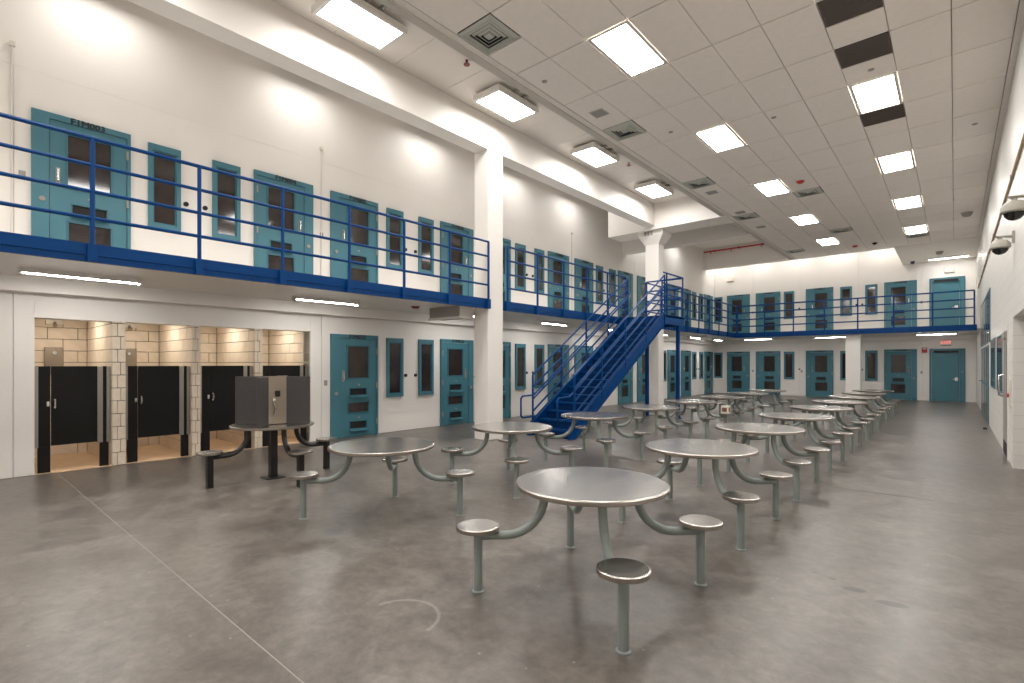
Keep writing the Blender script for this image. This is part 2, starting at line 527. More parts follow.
# ------------------------------------------------------------------ left wall: prefabricated cell modules
wl = MB().box(XL - 0.30, XL - 0.02, OP1, YF + 0.3, 0, 7.6).box(XL - 0.30, XL - 0.02, YB - 0.3, OP0, 0, 7.6) \
    .box(XL - 0.30, XL - 0.02, OP0, OP1, OPH, 7.6).build('wall_left', 'wall')
tag(wl, 'white wall of stacked cell modules along the left side', 'wall', kind='structure')
mods = [YB - 0.3, 0.77, 5.295, 9.81, 14.32, 18.81, 23.27, YF]
def panel(y0, y1, z0, z1):
    MB().chamfer_box(XL - 0.02, XL, y0 + 0.006, y1 - 0.006, z0 + 0.004, z1 - 0.004, 0.004).build('wall_panel', 'wall', wl)
for a, c in zip(mods[:-1], mods[1:]):
    if a == 0.77:
        panel(a, OP0, 0.0, 2.93)
        panel(OP1, c, 0.0, 2.93)
        MB().box(XL - 0.02, XL, OP0 - 0.006, OP1 + 0.006, OPH, 2.926).build('wall_panel', 'wall', wl)
    else:
        panel(a, c, 0.0, 2.93)
    panel(a, c, 2.93, 5.72)
    MB().box(XL - 0.02, XL, a, c, 5.716, 7.6).build('wall_panel', 'wall', wl)

# far wall
wf = MB().box(XL - 0.3, XR + 0.3, YF + 0.02, YF + 0.3, 0, 7.6).build('wall_far', 'wall')
tag(wf, 'white far wall with two levels of teal doors', 'wall', kind='structure')
fm = [XL, -7.83, -5.70, -3.32, -1.04, XR]
for a, c in zip(fm[:-1], fm[1:]):
    for z0, z1 in ((0, 2.93), (2.93, 7.45)):
        MB().chamfer_box(a + 0.005, c - 0.005, YF, YF + 0.02, z0 + 0.003, z1 - 0.003, 0.003).build('wall_panel', 'wall', wf)

# wall behind the camera
wb = MB().box(XL - 0.3, XR + 0.3, YB - 0.3, YB, 0, 7.6).build('wall_back', 'wall')
tag(wb, 'plain white wall behind the viewer', 'wall', kind='structure')

# right wall, block, with a recess
RO0, RO1, ROH = 8.9, 10.74, 2.28
wr = MB().box(XR, XR + 0.28, RO1, YF, 0, 7.6).box(XR, XR + 0.28, YB, RO0, 0, 7.0) \
    .box(XR, XR + 0.28, RO0, RO1, ROH, 7.0) \
    .box(XR + 0.28, XR + 1.25, RO1 + 0.14, RO1 + 0.3, 0, 2.6).box(XR + 0.28, XR + 1.25, RO0 - 0.3, RO0, 0, 2.6) \
    .box(XR + 1.15, XR + 1.25, RO0, RO1 + 0.14, 0, 2.6).box(XR + 0.28, XR + 1.25, RO0, RO1 + 0.14, 2.5, 2.6) \
    .build('wall_right', 'wall_block')
tag(wr, 'painted white block wall along the right edge', 'wall', kind='structure')
# the blocks of the recess jamb, one by one
for k in range(12):
    z0, z1 = k * 0.2, min(k * 0.2 + 0.2, 2.5)
    if z0 >= 2.5: break
    cuts = [XR + 0.281, XR + 0.55, XR + 0.95, XR + 1.15] if k % 2 else [XR + 0.281, XR + 0.35, XR + 0.75, XR + 1.15]
    for a, c in zip(cuts[:-1], cuts[1:]):
        MB().chamfer_box(a + 0.003, c - 0.003, RO1 - 0.0, RO1 + 0.14, z0 + 0.003, z1 - 0.003, 0.004).build('block', 'wall', wr)

# ------------------------------------------------------------------ tile ceiling
GX0, PX, GY0, PY = -4.94, 0.6133, 6.99 - 8 * 1.217, 1.217
ce = MB().box(-5.16, XR + 0.28, YB - 0.3, 23.5, ZC + 0.03, ZC + 0.2).build('ceiling', 'plenum')
tag(ce, 'suspended ceiling of large off-white tiles', 'ceiling', kind='structure')
NX, NY = 9, 22
YCE = 23.47
lights_cells = {(2, r_) for r_ in (4, 7, 10, 13, 16, 19)} | {(6, r_) for r_ in (7, 10, 13, 16, 19)}
lights_cells = {(c, r_) for c in (2, 6) for r_ in (1, 4, 7, 10, 13, 16, 19)}
half = {}   # (col,row,half) -> kind
def cell_of(x, y):
    c = int((x - GX0) // PX); r_ = (y - GY0) / PY
    return c, int(r_), 0 if (r_ % 1) < 0.5 else 1
for x, y in [(-4.6, 4.85), (-4.6, 8.45), (-4.6, 12.35), (-4.6, 16.1), (-2.75, 14.9), (-2.75, 19.2), (-4.6, 22.0), (-0.95, 21.95)]:
    half[cell_of(x, y)] = 'diffuser'
for x, y in [(-0.94, 7.3), (-0.94, 8.45), (-0.94, 10.9)]:
    half[cell_of(x, y)] = 'grille'
tile_cache = {}
def tile(x0, x1, y0, y1):
    key = (round(x1 - x0, 3), round(y1 - y0, 3))
    if key not in tile_cache:
        w, d = key
        g = 0.0045
        tile_cache[key] = MB().chamfer_box(-w/2 + g, w/2 - g, -d/2 + 2.2 * g, d/2 - 2.2 * g, 0, 0.025, 0.003).mesh('ceiling_tile', 'tile')
    return put('ceiling_tile', tile_cache[key], ce, ((x0 + x1)/2, (y0 + y1)/2, ZC))

def make_diffuser(name, cx, cy, w, label):
    e = empty(name, (cx, cy, ZC))
    tag(e, label, 'air vent', 'square ceiling air diffusers')
    MB().box(-w, w, -w, w, 0.012, 0.03).build('backing', 'dark', e)
    for k in range(5):
        a = w * (1 - 0.19 * k) - 0.012; c = a - w * 0.11
        z0 = 0.0 - 0.002 * k
        b_ = MB()
        # sloped square ring
        n = len(b_.v)
        for r_, z in ((a, 0.004), (c, -0.012)):
            b_.v += [(-r_, -r_, z), (r_, -r_, z), (r_, r_, z), (-r_, r_, z)]
        for s in range(4):
            t = (s + 1) % 4
            b_.f.append((s, s + 4, t + 4, t))
        b_.build('louvre', 'diffuser_white', e)
    MB().box(-w, w, -w, -w + 0.09, 0.0, 0.012).box(-w, w, w - 0.09, w, 0.0, 0.012) \
        .box(-w, -w + 0.09, -w + 0.09, w - 0.09, 0.0, 0.012).box(w - 0.09, w, -w + 0.09, w - 0.09, 0.0, 0.012) \
        .build('frame', 'diffuser_white', e)
    MB().box(-0.05, 0.05, -0.05, 0.05, -0.012, 0.004).build('core', 'diffuser_white', e)
    return e
difs = []
def make_grille(cx, cy, w, d, label, slats=8):
    e = empty('return_grille', (cx, cy, ZC))
    tag(e, label, 'air vent', 'dark return air grilles')
    MB().box(-w, w, -d, d, 0.010, 0.03).build('backing', 'grille', e)
    b_ = MB().box(-w, w, -d, -d + 0.02, 0, 0.012).box(-w, w, d - 0.02, d, 0, 0.012) \
        .box(-w, -w + 0.02, -d, d, 0, 0.012).box(w - 0.02, w, -d, d, 0, 0.012)
    b_.build('frame', 'grille', e)
    for k in range(slats):
        y = -d + 0.02 + (k + 0.5) * (2 * d - 0.04) / slats
        MB().hexa([(-w + .02, y - .02, .002), (w - .02, y - .02, .002), (w - .02, y - .016, .002), (-w + .02, y - .016, .002),
                   (-w + .02, y + .016, .011), (w - .02, y + .016, .011), (w - .02, y + .02, .011), (-w + .02, y + .02, .011)]).build('slat', 'grille', e)
    return e

dn = gn = 0
for c in range(NX):
    for r_ in range(NY):
        x0 = GX0 + c * PX; x1 = x0 + PX
        y0 = GY0 + r_ * PY; y1 = min(y0 + PY, YCE)
        if y0 > YCE - 0.1: continue
        if (c, r_) in lights_cells: continue
        hs = [(c, r_, 0) in half, (c, r_, 1) in half]
        if not any(hs):
            tile(x0, x1, y0, y1)
            continue
        ym = y0 + PY / 2
        for h_ in (0, 1):
            a, d = (y0, ym) if h_ == 0 else (ym, y1)
            kd = half.get((c, r_, h_))
            if kd is None:
                tile(x0, x1, a, d)
            elif kd == 'diffuser':
                difs.append(((x0 + x1)/2, (a + d)/2))
            else:
                make_grille((x0 + x1)/2, (a + d)/2, PX/2 - 0.012, PY/4 - 0.012,
                            ['dark grey ceiling grille nearest the viewer', 'dark grey ceiling grille just before the square bright light',
                             'dark grey ceiling grille touching the far side of a bright light'][gn])
                gn += 1
DL = {0: 'square stepped air diffuser beside the bulkhead, nearest the viewer'}
left_d = sorted([d for d in difs if d[0] < -4.2], key=lambda d: d[1])
mid_d = sorted([d for d in difs if -4.2 < d[0] < -2], key=lambda d: d[1])
rt_d = [d for d in difs if d[0] > -2]
for i, d in enumerate(left_d):
    make_diffuser('ceiling_diffuser', d[0], d[1], 0.29, f'square stepped air diffuser, {ORD[i]} from the viewer along the bulkhead')
for i, d in enumerate(mid_d):
    make_diffuser('ceiling_diffuser', d[0], d[1], 0.29, ['nearer', 'farther'][i] + ' square air diffuser between the two rows of ceiling lights')
for d in rt_d:
    make_diffuser('ceiling_diffuser', d[0], d[1], 0.29, 'square air diffuser just past the last light of the right row')
# small flat grilles set in the tiles along the bulkhead
for i, (x, y) in enumerate([(-4.63, 7.60), (-4.63, 13.0), (-4.63, 15.25), (-4.63, 17.3)]):
    e = empty('speaker_grille', (x, y, ZC))
    tag(e, f'small grey square ceiling grille, {ORD[i]} from the viewer along the bulkhead', 'air vent', 'small grey ceiling grilles')
    MB().box(-.13, .13, -.13, .13, -.008, 0).build('frame', 'diffuser_white', e)
    MB().box(-.11, .11, -.11, .11, -.011, -.008).build('screen', 'grey_plate', e)

# drywall margins of the tile ceiling
tr = MB().box(-5.04, GX0 - 0.004, YB, 23.5, ZC - 0.012, ZC + 0.03).build('trim_1', 'panel_ceiling')
MB().box(-5.16, -5.04, YB, 23.5, ZC - 0.03, ZC + 0.03).build('edge_angle', 'margin', tr)
tag(tr, 'painted margin along the left edge of the tile ceiling', 'trim', kind='structure')
tr = MB().box(GX0 + 9 * PX + 0.006, XR, YB, 23.5, ZC, ZC + 0.03).build('trim_2', 'tile')
tag(tr, 'narrow margin of ceiling along the right wall', 'trim', kind='structure')
bk = MB().box(-5.16, -5.02, YB, 23.5, ZC + 0.03, 7.45).build('bulkhead', 'panel_ceiling')
tag(bk, 'white bulkhead between tile ceiling and higher side bay', 'bulkhead', kind='structure')

# bay ceiling over balcony edge, made of panels
bc = MB().box(-7.3, -5.0, YB - 0.3, 17.0, ZB + 0.02, ZB + 0.2).build('ceiling_bay', 'plenum')
tag(bc, 'higher panelled ceiling above the balcony edge', 'ceiling', kind='structure')
y = 6.29 - 9 * 1.1
while y < 16.5:
    MB().chamfer_box(XE, -5.16, y + 0.004, y + 1.1 - 0.004, ZB, ZB + 0.02, 0.003).build('ceiling_panel', 'panel_ceiling', bc)
    y += 1.1
MB().box(XL - 0.3, -7.25, YB - 0.3, 16.9, 7.45, 7.6).build('ceiling_panel', 'panel_ceiling', bc)
# second bay and the slot in front of the far wall
c2 = MB().box(XL - 0.3, -5.0, 16.9, 23.6, 7.45, 7.6).box(XL - 0.3, XR + 0.3, 23.6, YF + 0.3, 7.45, 7.6).build('ceiling_far', 'panel_ceiling')
tag(c2, 'hidden high ceiling over the far left corner and far balcony', 'ceiling', kind='structure')
# soffit at the far right
sf = MB().box(-1.72, XR, 23.5, YF, ZC, ZC + 0.12).box(-1.72, -1.6, 23.5, YF, ZC + 0.12, 7.45).box(-5.02, -1.72, 23.38, 23.5, ZC + 0.03, 7.45).build('soffit', 'panel_ceiling')
tag(sf, 'flat white soffit in the far right corner above the upper exit door', 'ceiling', kind='structure')

# ------------------------------------------------------------------ beams and columns
def struct(name, mb, mat, label, cat, smooth=False):
    return tag(mb.build(name, mat, None, smooth), label, cat, kind='structure')
struct('beam', MB().box(-7.55, -7.20, YB, 15.16, 5.97, 7.45), 'wall', 'long white beam over the balcony edge', 'beam')
struct('beam', MB().box(-8.87, -5.02, 15.15, 16.02, 5.85, 7.45), 'wall', 'white cross beam above the capped column', 'beam')
struct('beam', MB().box(XL, -5.12, 17.80, 18.15, 5.865, 7.45), 'wall', 'lower white cross beam behind the capped column', 'beam')
struct('beam', MB().box(XL, -1.72, 26.30, 26.62, 6.42, 7.45), 'wall', 'far white cross beam hanging in front of the far wall', 'beam')
struct('column', MB().chamfer_box(-7.60, -7.20, 7.52, 7.98, 0, 5.97, 0.01), 'wall', 'square white column standing between the two balcony railings', 'column')
c = MB().chamfer_box(-7.66, -7.20, 15.45, 15.85, 0, 5.46, 0.01)
struct('column', c, 'wall', 'white column with flared capital behind the stair landing', 'column')
cap = MB()
cap.hexa([(-7.66, 15.45, 5.44), (-7.20, 15.45, 5.44), (-7.20, 15.85, 5.44), (-7.66, 15.85, 5.44),
          (-7.86, 15.32, 5.72), (-7.00, 15.32, 5.72), (-7.00, 15.98, 5.72), (-7.86, 15.98, 5.72)])
cap.box(-7.86, -7.00, 15.32, 15.98, 5.72, 5.85)
co = [o for o in bpy.data.objects if o.name.startswith('column')][-1]
cap.build('capital', 'wall', co)
for k in range(3):
    MB().box(-7.62 + 0.11 * k, -7.56 + 0.11 * k, 15.29, 15.32, 5.72, 5.85).build('clip', 'grey_plate', co)
struct('column', MB().chamfer_box(-3.21, -2.73, 23.42, 23.86, 0, 2.72, 0.01), 'wall', 'white column under the far balcony', 'column')

# ------------------------------------------------------------------ balcony decks
d = MB().box(XL, XE - 0.03, YB, 7.50, 2.77, ZS).box(XL, -7.61, 7.50, 8.0, 2.77, ZS).box(XL, XE - 0.03, 8.0, YF, 2.77, ZS)
struct('balcony_floor', d, 'wall', 'white underside of the left balcony', 'balcony')
struct('balcony_floor', MB().box(XE - 0.03, XR, YE + 0.03, YF, 2.77, ZS), 'wall', 'white underside of the far balcony', 'balcony')
struct('trim_3', MB().box(XL, XL + 0.22, YB, YF, 2.57, 2.77), 'wall', 'white ledger beam under the left balcony', 'trim')
struct('trim_4', MB().box(XL + 0.22, XR, YF - 0.22, YF, 2.57, 2.77), 'wall', 'white ledger beam under the far balcony', 'trim')
# blue channel fascias
def fascia_y(n, y0, y1, label):
    b_ = MB().box(XE - 0.03, XE, y0, y1, 2.70, 2.905).box(XE, XE + 0.012, y0, y1, 2.70, 2.715).box(XE, XE + 0.012, y0, y1, 2.775, 2.783)
    struct(f'trim_{n}', b_, 'blue', label, 'trim')
fascia_y(5, YB, 7.51, 'blue channel edge of the near left balcony')
fascia_y(6, 7.99, 13.20, 'blue channel edge of the left balcony between column and stair')
fascia_y(7, 13.20, YE, 'blue channel edge of the left balcony beyond the stair')
b_ = MB().box(XE - 0.03, XR - 0.1, YE, YE + 0.03, 2.70, 2.905).box(XE, XR - 0.1, YE - 0.012, YE, 2.70, 2.715).box(XE, XR - 0.1, YE - 0.012, YE, 2.775, 2.783)
struct('trim_8', b_, 'blue', 'blue channel edge of the far balcony', 'trim')
# duct stub under the balcony
e = empty('duct_box', (-8.1, 7.3, 2.5)); tag(e, 'pale sheet metal duct box hung under the balcony beside the column', 'duct')
MB().box(-0.45, 0.48, -0.19, 0.2, 0.03, 0.27).build('body', 'grey_plate', e)
MB().box(-0.47, 0.50, -0.21, -0.18, 0.0, 0.05).box(0.46, 0.50, -0.18, 0.2, 0.0, 0.05).build('flange', 'white_steel', e)
MB().box(0.48, 0.495, -0.18, 0.2, 0.05, 0.27).build('cover', 'white_steel', e)

# ------------------------------------------------------------------ railings
ZR = [4.06, 3.765, 3.475, 3.18]
def railing(name, pts, posts, label, end_loops=()):
    """pts: corner polyline of the rails (x,y); posts: list of (x, y, outward dx, dy)"""
    e = empty(name, (pts[0][0], pts[0][1], ZS)); tag(e, label, 'railing', 'blue balcony railings')
    for i, z in enumerate(ZR):
        MB().tube([(x, y_, z) for x, y_ in pts], 0.021 if i else 0.023, 8).build('top_rail' if i == 0 else 'rail', 'blue', e, True, True)
    for x, y_, dx, dy in posts:
        p = MB().tube([(x, y_, 2.71), (x, y_, ZR[0])], 0.024, 8).build('post', 'blue', e, True, True)
        w = 0.045
        if dx: MB().box(x - 0.03, x + 0.028, y_ - w, y_ + w, 2.70, 2.89).build('bracket', 'blue', p, False, True)
        else: MB().box(x - w, x + w, y_ - 0.028, y_ + 0.03, 2.70, 2.89).build('bracket', 'blue', p, False, True)
    return e
XP = XE + 0.03
railing('balcony_railing', [(XP, YB + 0.05), (XP, 7.50)], [(XP, 1.19 + 1.052 * k, 1, 0) for k in range(-3, 7)],
        'blue pipe railing of the near left balcony, ending at the column')
railing('balcony_railing', [(XP, 8.09), (XP, 13.24)], [(XP, 8.09 + 1.03 * k, 1, 0) for k in range(6)],
        'blue pipe railing of the left balcony between column and stair')
railing('balcony_railing', [(XP, 14.51), (XP, YE - 0.03), (XR - 0.16, YE - 0.03)],
        [(XP, 14.51 + 1.07 * k, 1, 0) for k in range(9)] + [(-7.17 + 1.095 * k, YE - 0.03, 0, 1) for k in range(0, 8)],
        'blue pipe railing running past the stair and along the far balcony')

# ------------------------------------------------------------------ staircase
SX0, SX1 = -7.09, -5.98
SY1 = 13.22; NR = 17; RISE = 2.905 / NR; GO = 0.279
SY0 = SY1 - (NR - 1) * GO
st = empty('staircase', ((SX0 + SX1)/2, SY0, 0)); tag(st, 'blue steel staircase with pipe handrails up to the balcony', 'staircase')
tread = MB().box(SX0 + 0.03, SX1 - 0.03, 0, GO + 0.02, -0.035, 0).mesh('tread', 'blue_dark')
nose = MB().box(SX0 + 0.03, SX1 - 0.03, -0.012, 0.012, -0.03, 0.004).mesh('nosing', 'blue')
riser = MB().box(SX0 + 0.03, SX1 - 0.03, 0.012, 0.02, -RISE, -0.03).mesh('riser', 'blue_dark')
lx = -(SX0 + SX1)/2
for k in range(NR - 1):
    t = put('tread', tread, st, (lx, k * GO, (k + 1) * RISE))
    put('nosing', nose, t); put('riser', riser, t)
SL = RISE / GO
def stringer(x0, x1):
    d_up, d_dn = 0.10, 0.24
    y0, y1 = SY0 - 0.10, SY1
    za = lambda y_: (y_ - SY0) * SL + RISE
    def bar(xa, xb, up0, dn0):
        p = [(xa, y0, max(0, za(y0) - dn0)), (xb, y0, max(0, za(y0) - dn0)), (xb, y1, za(y1) - dn0), (xa, y1, za(y1) - dn0),
             (xa, y0, za(y0) + up0), (xb, y0, za(y0) + up0), (xb, y1, za(y1) + up0), (xa, y1, za(y1) + up0)]
        return p
    b_ = MB().hexa(bar(x0 + 0.01, x1 - 0.01, d_up, d_dn))
    b_.hexa(bar(x0 - 0.02, x1 + 0.02, d_up, -d_up + 0.018))
    b_.hexa(bar(x0 - 0.02, x1 + 0.02, -d_dn + 0.018, d_dn))
    return b_.build('stringer', 'blue', st, False, True)
stringer(SX0 - 0.015, SX0 + 0.03); stringer(SX1 - 0.03, SX1 + 0.015)
# landing
LY0, LY1 = SY1, 14.44
MB().box(XE + 0.075, SX1 + 0.03, LY0, LY1, 2.86, 2.905).build('landing_plate', 'blue_dark', st, False, True)
MB().box(SX1, SX1 + 0.03, LY0 - 0.05, LY1, 2.66, 2.92).box(XE + 0.075, SX1, LY1 - 0.03, LY1, 2.66, 2.92).box(XE + 0.075, SX1, LY0, LY0 + 0.03, 2.66, 2.86).build('landing_beam', 'blue', st, False, True)
for x, y_ in [(SX1 - 0.04, LY1 - 0.25), (XE + 0.125, LY1 - 0.05)]:
    p = MB().box(x - 0.045, x + 0.045, y_ - 0.045, y_ + 0.045, 0, 2.70).build('support_post', 'blue', st, False, True)
    MB().box(x - 0.05, x + 0.09, y_ - 0.1, y_ + 0.05, 0, 0.015).build('base_plate', 'blue', p, False, True)
zn = lambda y_: (y_ - SY0) * SL + RISE
RH = [1.10, 0.83, 0.56, 0.29]
def stair_rail(x, inside):
    yb, yt = SY0 + 0.09, SY1 - 0.02
    r_ = empty('side_rail', (x, yb, 0)); r_.parent = st; r_.location = (x - st.location.x, yb - st.location.y, 0)
    for i, h_ in enumerate(RH):
        pts = [(x, yb, zn(yb) + h_), (x, yt, zn(yt) + h_)]
        MB().tube(pts, 0.021, 8).build('rail', 'blue', r_, True, True)
    n = 4
    for k in range(n + 1):
        y_ = yb + (yt - yb) * k / n
        MB().tube([(x, y_, max(0.02, zn(y_) - 0.1)), (x, y_, zn(y_) + RH[0])], 0.023, 8).build('post', 'blue', r_, True, True)
    # graspable handrail with a return loop at the foot
    xi = x + inside * 0.075
    hz = 0.70
    pts = [(xi, yt, zn(yt) + hz), (xi, yb + 0.05, zn(yb + 0.05) + hz), (xi, yb - 0.06, zn(yb) + hz - 0.04), (xi, yb - 0.45, zn(yb) + hz - 0.05),
           (xi, yb - 0.50, zn(yb) + hz - 0.10), (xi, yb - 0.50, zn(yb) + 0.24), (xi, yb - 0.45, zn(yb) + 0.19), (xi, yb, zn(yb) + 0.19)]
    MB().tube(pts, 0.019, 8).build('handrail', 'blue', r_, True, True)
    for k in range(5):
        y_ = yb + (yt - yb) * k / 4
        MB().tube([(x, y_, zn(y_) + hz), (xi, y_, zn(y_) + hz)], 0.012, 6).build('handrail_bracket', 'blue', r_, True, True)
stair_rail(SX0, 1); stair_rail(SX1, -1)
lr = empty('landing_rail', (0, 0, 0)); lr.parent = st; lr.location = (SX1 - st.location.x, LY0 - st.location.y, 2.905)
for z in ZR:
    MB().tube([(SX1 + 0.01, LY0 - 0.1, z), (SX1 + 0.01, LY1 - 0.03, z), (XE + 0.10, LY1 - 0.03, z)], 0.021, 8).build('rail', 'blue', lr, True, True)
for x, y_ in [(SX1 + 0.01, LY0 + 0.1), (SX1 + 0.01, LY1 - 0.03), (XE + 0.6, LY1 - 0.03), (XE + 0.10, LY1 - 0.03)]:
    MB().tube([(x, y_, 2.85), (x, y_, ZR[0])], 0.023, 8).build('post', 'blue', lr, True, True)

# ------------------------------------------------------------------ cell doors (front faces local -y)
def hexrot(z): return z
def make_cell_door(mirror, low_slot=False):
    s = -1 if mirror else 1
    e = empty('door_1')
    X = lambda a, b_: (a, b_) if s == 1 else (-b_, -a)
    fr = MB()
    fr.box(*X(-.57, -.385), -.05, 0, 0, 2.2).box(*X(.525, .57), -.05, 0, 0, 2.2).box(*X(-.385, .525), -.05, 0, 2.115, 2.2)
    f_ = fr.build('frame', 'teal', e)
    win = X(-.18, .32) + ((1.27, 1.95) if low_slot else (1.18, 1.95))
    s1 = X(-.13, .27) + ((.90, 1.04) if low_slot else (.80, .94))
    lw = X(-.17, .32) + ((.53, .73) if low_slot else (.29, .67))
    s2 = X(-.13, .27) + (.18, .33)
    slots = (s1, s2) if low_slot else (s1,)
    leaf = MB().plate(*X(-.378, .518), .012, 2.108, [win, lw, *slots], -.036, -.001).build('leaf', 'teal', e)
    def rim(h, w, name):
        a, b_, c_, d_ = h
        MB().plate(a - w, b_ + w, c_ - w, d_ + w, [h], -.046, -.036).build(name, 'teal_dark', leaf)
    rim(win, .03, 'window_rim'); rim(lw, .022, 'window_rim')
    for h in slots: rim(h, .015, 'slot_rim')
    for h, mt, nm in [(win, 'glass', 'pane'), (lw, 'glass', 'pane')] + [(q, 'dark', 'slot') for q in slots]:
        MB().box(h[0], h[1], -.012, -.002, h[2], h[3]).build(nm, mt, leaf)
    for h in slots:
        a, b_ = h[0] - .02, h[1] + .03
        MB().hexa([(a, -.11, h[2] - .055), (b_, -.11, h[2] - .055), (b_, -.036, h[2] - .03), (a, -.036, h[2] - .03),
                   (a, -.11, h[2] - .035), (b_, -.11, h[2] - .035), (b_, -.036, h[2] - .008), (a, -.036, h[2] - .008)]).build('slot_flap', 'teal', leaf)
    for z in ((1.12, .41) if low_slot else (1.05,)):
        k = MB().tube([(s * .07, -.036, z), (s * .07, -.062, z)], .022, 10).build('slot_lock', 'grey_plate', leaf, True)
    MB().tube([(s * -.29, -.036, 1.24), (s * -.29, -.075, 1.25), (s * -.29, -.075, 1.40), (s * -.29, -.036, 1.41)], .013, 8).build('pull_handle', 'chrome', e, True)
    MB().box(*X(-.315, -.265), -.042, -.036, 1.20, 1.44).build('handle_plate', 'grey_plate', e)
    MB().tube([(s * -.46, -.05, .95), (s * -.46, -.072, .95)], .035, 12).build('lock_cylinder', 'grey_plate', e, True)
    for z in (.3, 1.1, 1.85):
        MB().tube([(s * .525, -.055, z - .065), (s * .525, -.055, z + .065)], .016, 8).build('hinge', 'grey_plate', e, True)
    return e
def make_solid_door():
    e = empty('door_1')
    MB().box(-.57, -.50, -.05, 0, 0, 2.2).box(.39, .57, -.05, 0, 0, 2.2).box(-.50, .39, -.05, 0, 2.115, 2.2).build('frame', 'teal', e)
    lf = MB().box(-.492, .382, -.036, 0, .012, 2.108).build('leaf', 'teal', e)
    MB().box(.24, .34, -.05, -.036, .86, 1.0).build('lock_plate', 'chrome', lf)
    MB().tube([(.29, -.05, .93), (.29, -.09, .93), (.16, -.09, .93)], .014, 8).build('lever_handle', 'chrome', lf, True)
    MB().box(-.42, .36, -.10, -.05, 2.03, 2.12).build('closer_arm', 'dark', e)
    for z in (.3, 1.1, 1.85):
        MB().tube([(-.50, -.055, z - .065), (-.50, -.055, z + .065)], .016, 8).build('hinge', 'grey_plate', e, True)
    MB().tube([(.47, -.05, 1.25), (.47, -.065, 1.25)], .03, 12).build('lock_cylinder', 'grey_plate', e, True)
    return e
def make_cell_window():
    e = empty('window_1')
    z0, z1 = .81, 2.165
    MB().plate(-.228, .228, z0, z1, [(-.165, .165, z0 + .075, z1 - .10)], -.045, 0).build('window_frame', 'teal', e)
    MB().plate(-.172, .172, z0 + .068, z1 - .093, [(-.145, .145, z0 + .095, z1 - .12)], -.025, -.012).build('glazing_bead', 'teal_dark', e)
    MB().box(-.165, .165, -.012, -.002, z0 + .075, z1 - .10).build('pane', 'glass', e)
    return e
protoA, protoB, protoW, protoS = make_cell_door(False), make_cell_door(True), make_cell_window(), make_solid_door()
protoC, protoD = make_cell_door(False, True), make_cell_door(True, True)
used = set()
DOORN = [0]; WINN = [0]
def place(proto, loc, rz, label, group):
    if proto.name in used or proto in used:
        o = copy_tree(proto)
    else:
        o = proto; used.add(proto)
    iswin = proto is protoW
    cnt = WINN if iswin else DOORN
    cnt[0] += 1
    o.name = ('window_' if iswin else 'door_') + str(cnt[0])
    o.location = loc; o.rotation_euler = (0, 0, rz)
    tag(o, label, 'window' if iswin else 'door', group, 'structure')
    return o
numbers = []
def number(o, body, x=0.08):
    numbers.append((o, body, x))
modY = [(1.52, 2.55, 3.49, 4.53), (6.06, 7.10, 8.02, 9.05), (10.58, 11.61, 12.53, 13.55), (15.06, 16.09, 17.02, 18.03),
        (19.58, 20.6, 21.53, 22.5), (24.0, 25.03, 25.97, 26.98)]
for lvl in (1, 0):
    z = UP if lvl else 0.0
    word = 'upper' if lvl else 'lower'
    dn = wn = 0
    for mi, m4 in enumerate(modY):
        if lvl == 0 and mi == 0: continue
        for k, y_ in enumerate(m4):
            if k in (0, 3):
                dn += 1
                lab = f'teal steel cell door on {word} level of left wall, {ORD[dn-1]} from the camera end'
                if lvl and dn == 1: lab = 'teal steel cell door stencilled F1M003 above, nearest on the upper left wall'
                low = lvl == 0 and mi == 1
                o = place((protoC if low else protoA) if k == 0 else (protoD if low else protoB), (XL, y_, z), PI/2, lab, 'teal cell doors')
                if lvl: number(o, 'F1M%03d' % (2 + dn), 0.02 if k == 0 else -0.02)
                else: number(o, 'F1M%03d' % (24 + dn), 0.02 if k == 0 else -0.02)
            else:
                wn += 1
                place(protoW, (XL, y_, z), PI/2, f'tall narrow teal cell window on {word} level of left wall, {ORD[wn-1]} from the camera end', 'teal cell windows')
farD = [(-8.56, 'B'), (-7.13, 'A'), (-4.87, 'A'), (-1.80, 'B')]
farW = [-9.60, -6.17, -3.80, -2.84]
wleft = ['in the left corner', 'between the second and third doors from the left', 'nearer the left of the middle pair', 'nearer the right of the middle pair']
for lvl in (1, 0):
    z = UP if lvl else 0.0
    word = 'upper' if lvl else 'lower'
    for i, (x, t) in enumerate(farD):
        o = place(protoA if t == 'A' else protoB, (x, YF, z), 0, f'teal steel cell door on {word} level of far wall, {ORD[i]} from the left', 'teal cell doors')
        number(o, 'F1M%03d' % ((15 if lvl else 35) + i), 0)
    for i, x in enumerate(farW):
        place(protoW, (x, YF, z), 0, f'narrow teal window on {word} far wall, ' + ['in the left corner', 'right of the second door', 'right of the third door', 'left of the fourth door'][i], 'teal cell windows')
    place(protoS, (-0.25, YF, z), 0, f'plain teal exit door on {word} level at the right of the far wall', 'teal exit doors')
for o, body, x in numbers:
    me = text_mesh(body, 0.125, 'text', .002, .006)
    t = put('door_number', me, o, (x + .03, -.0515, 2.152), (PI/2, 0, 0))

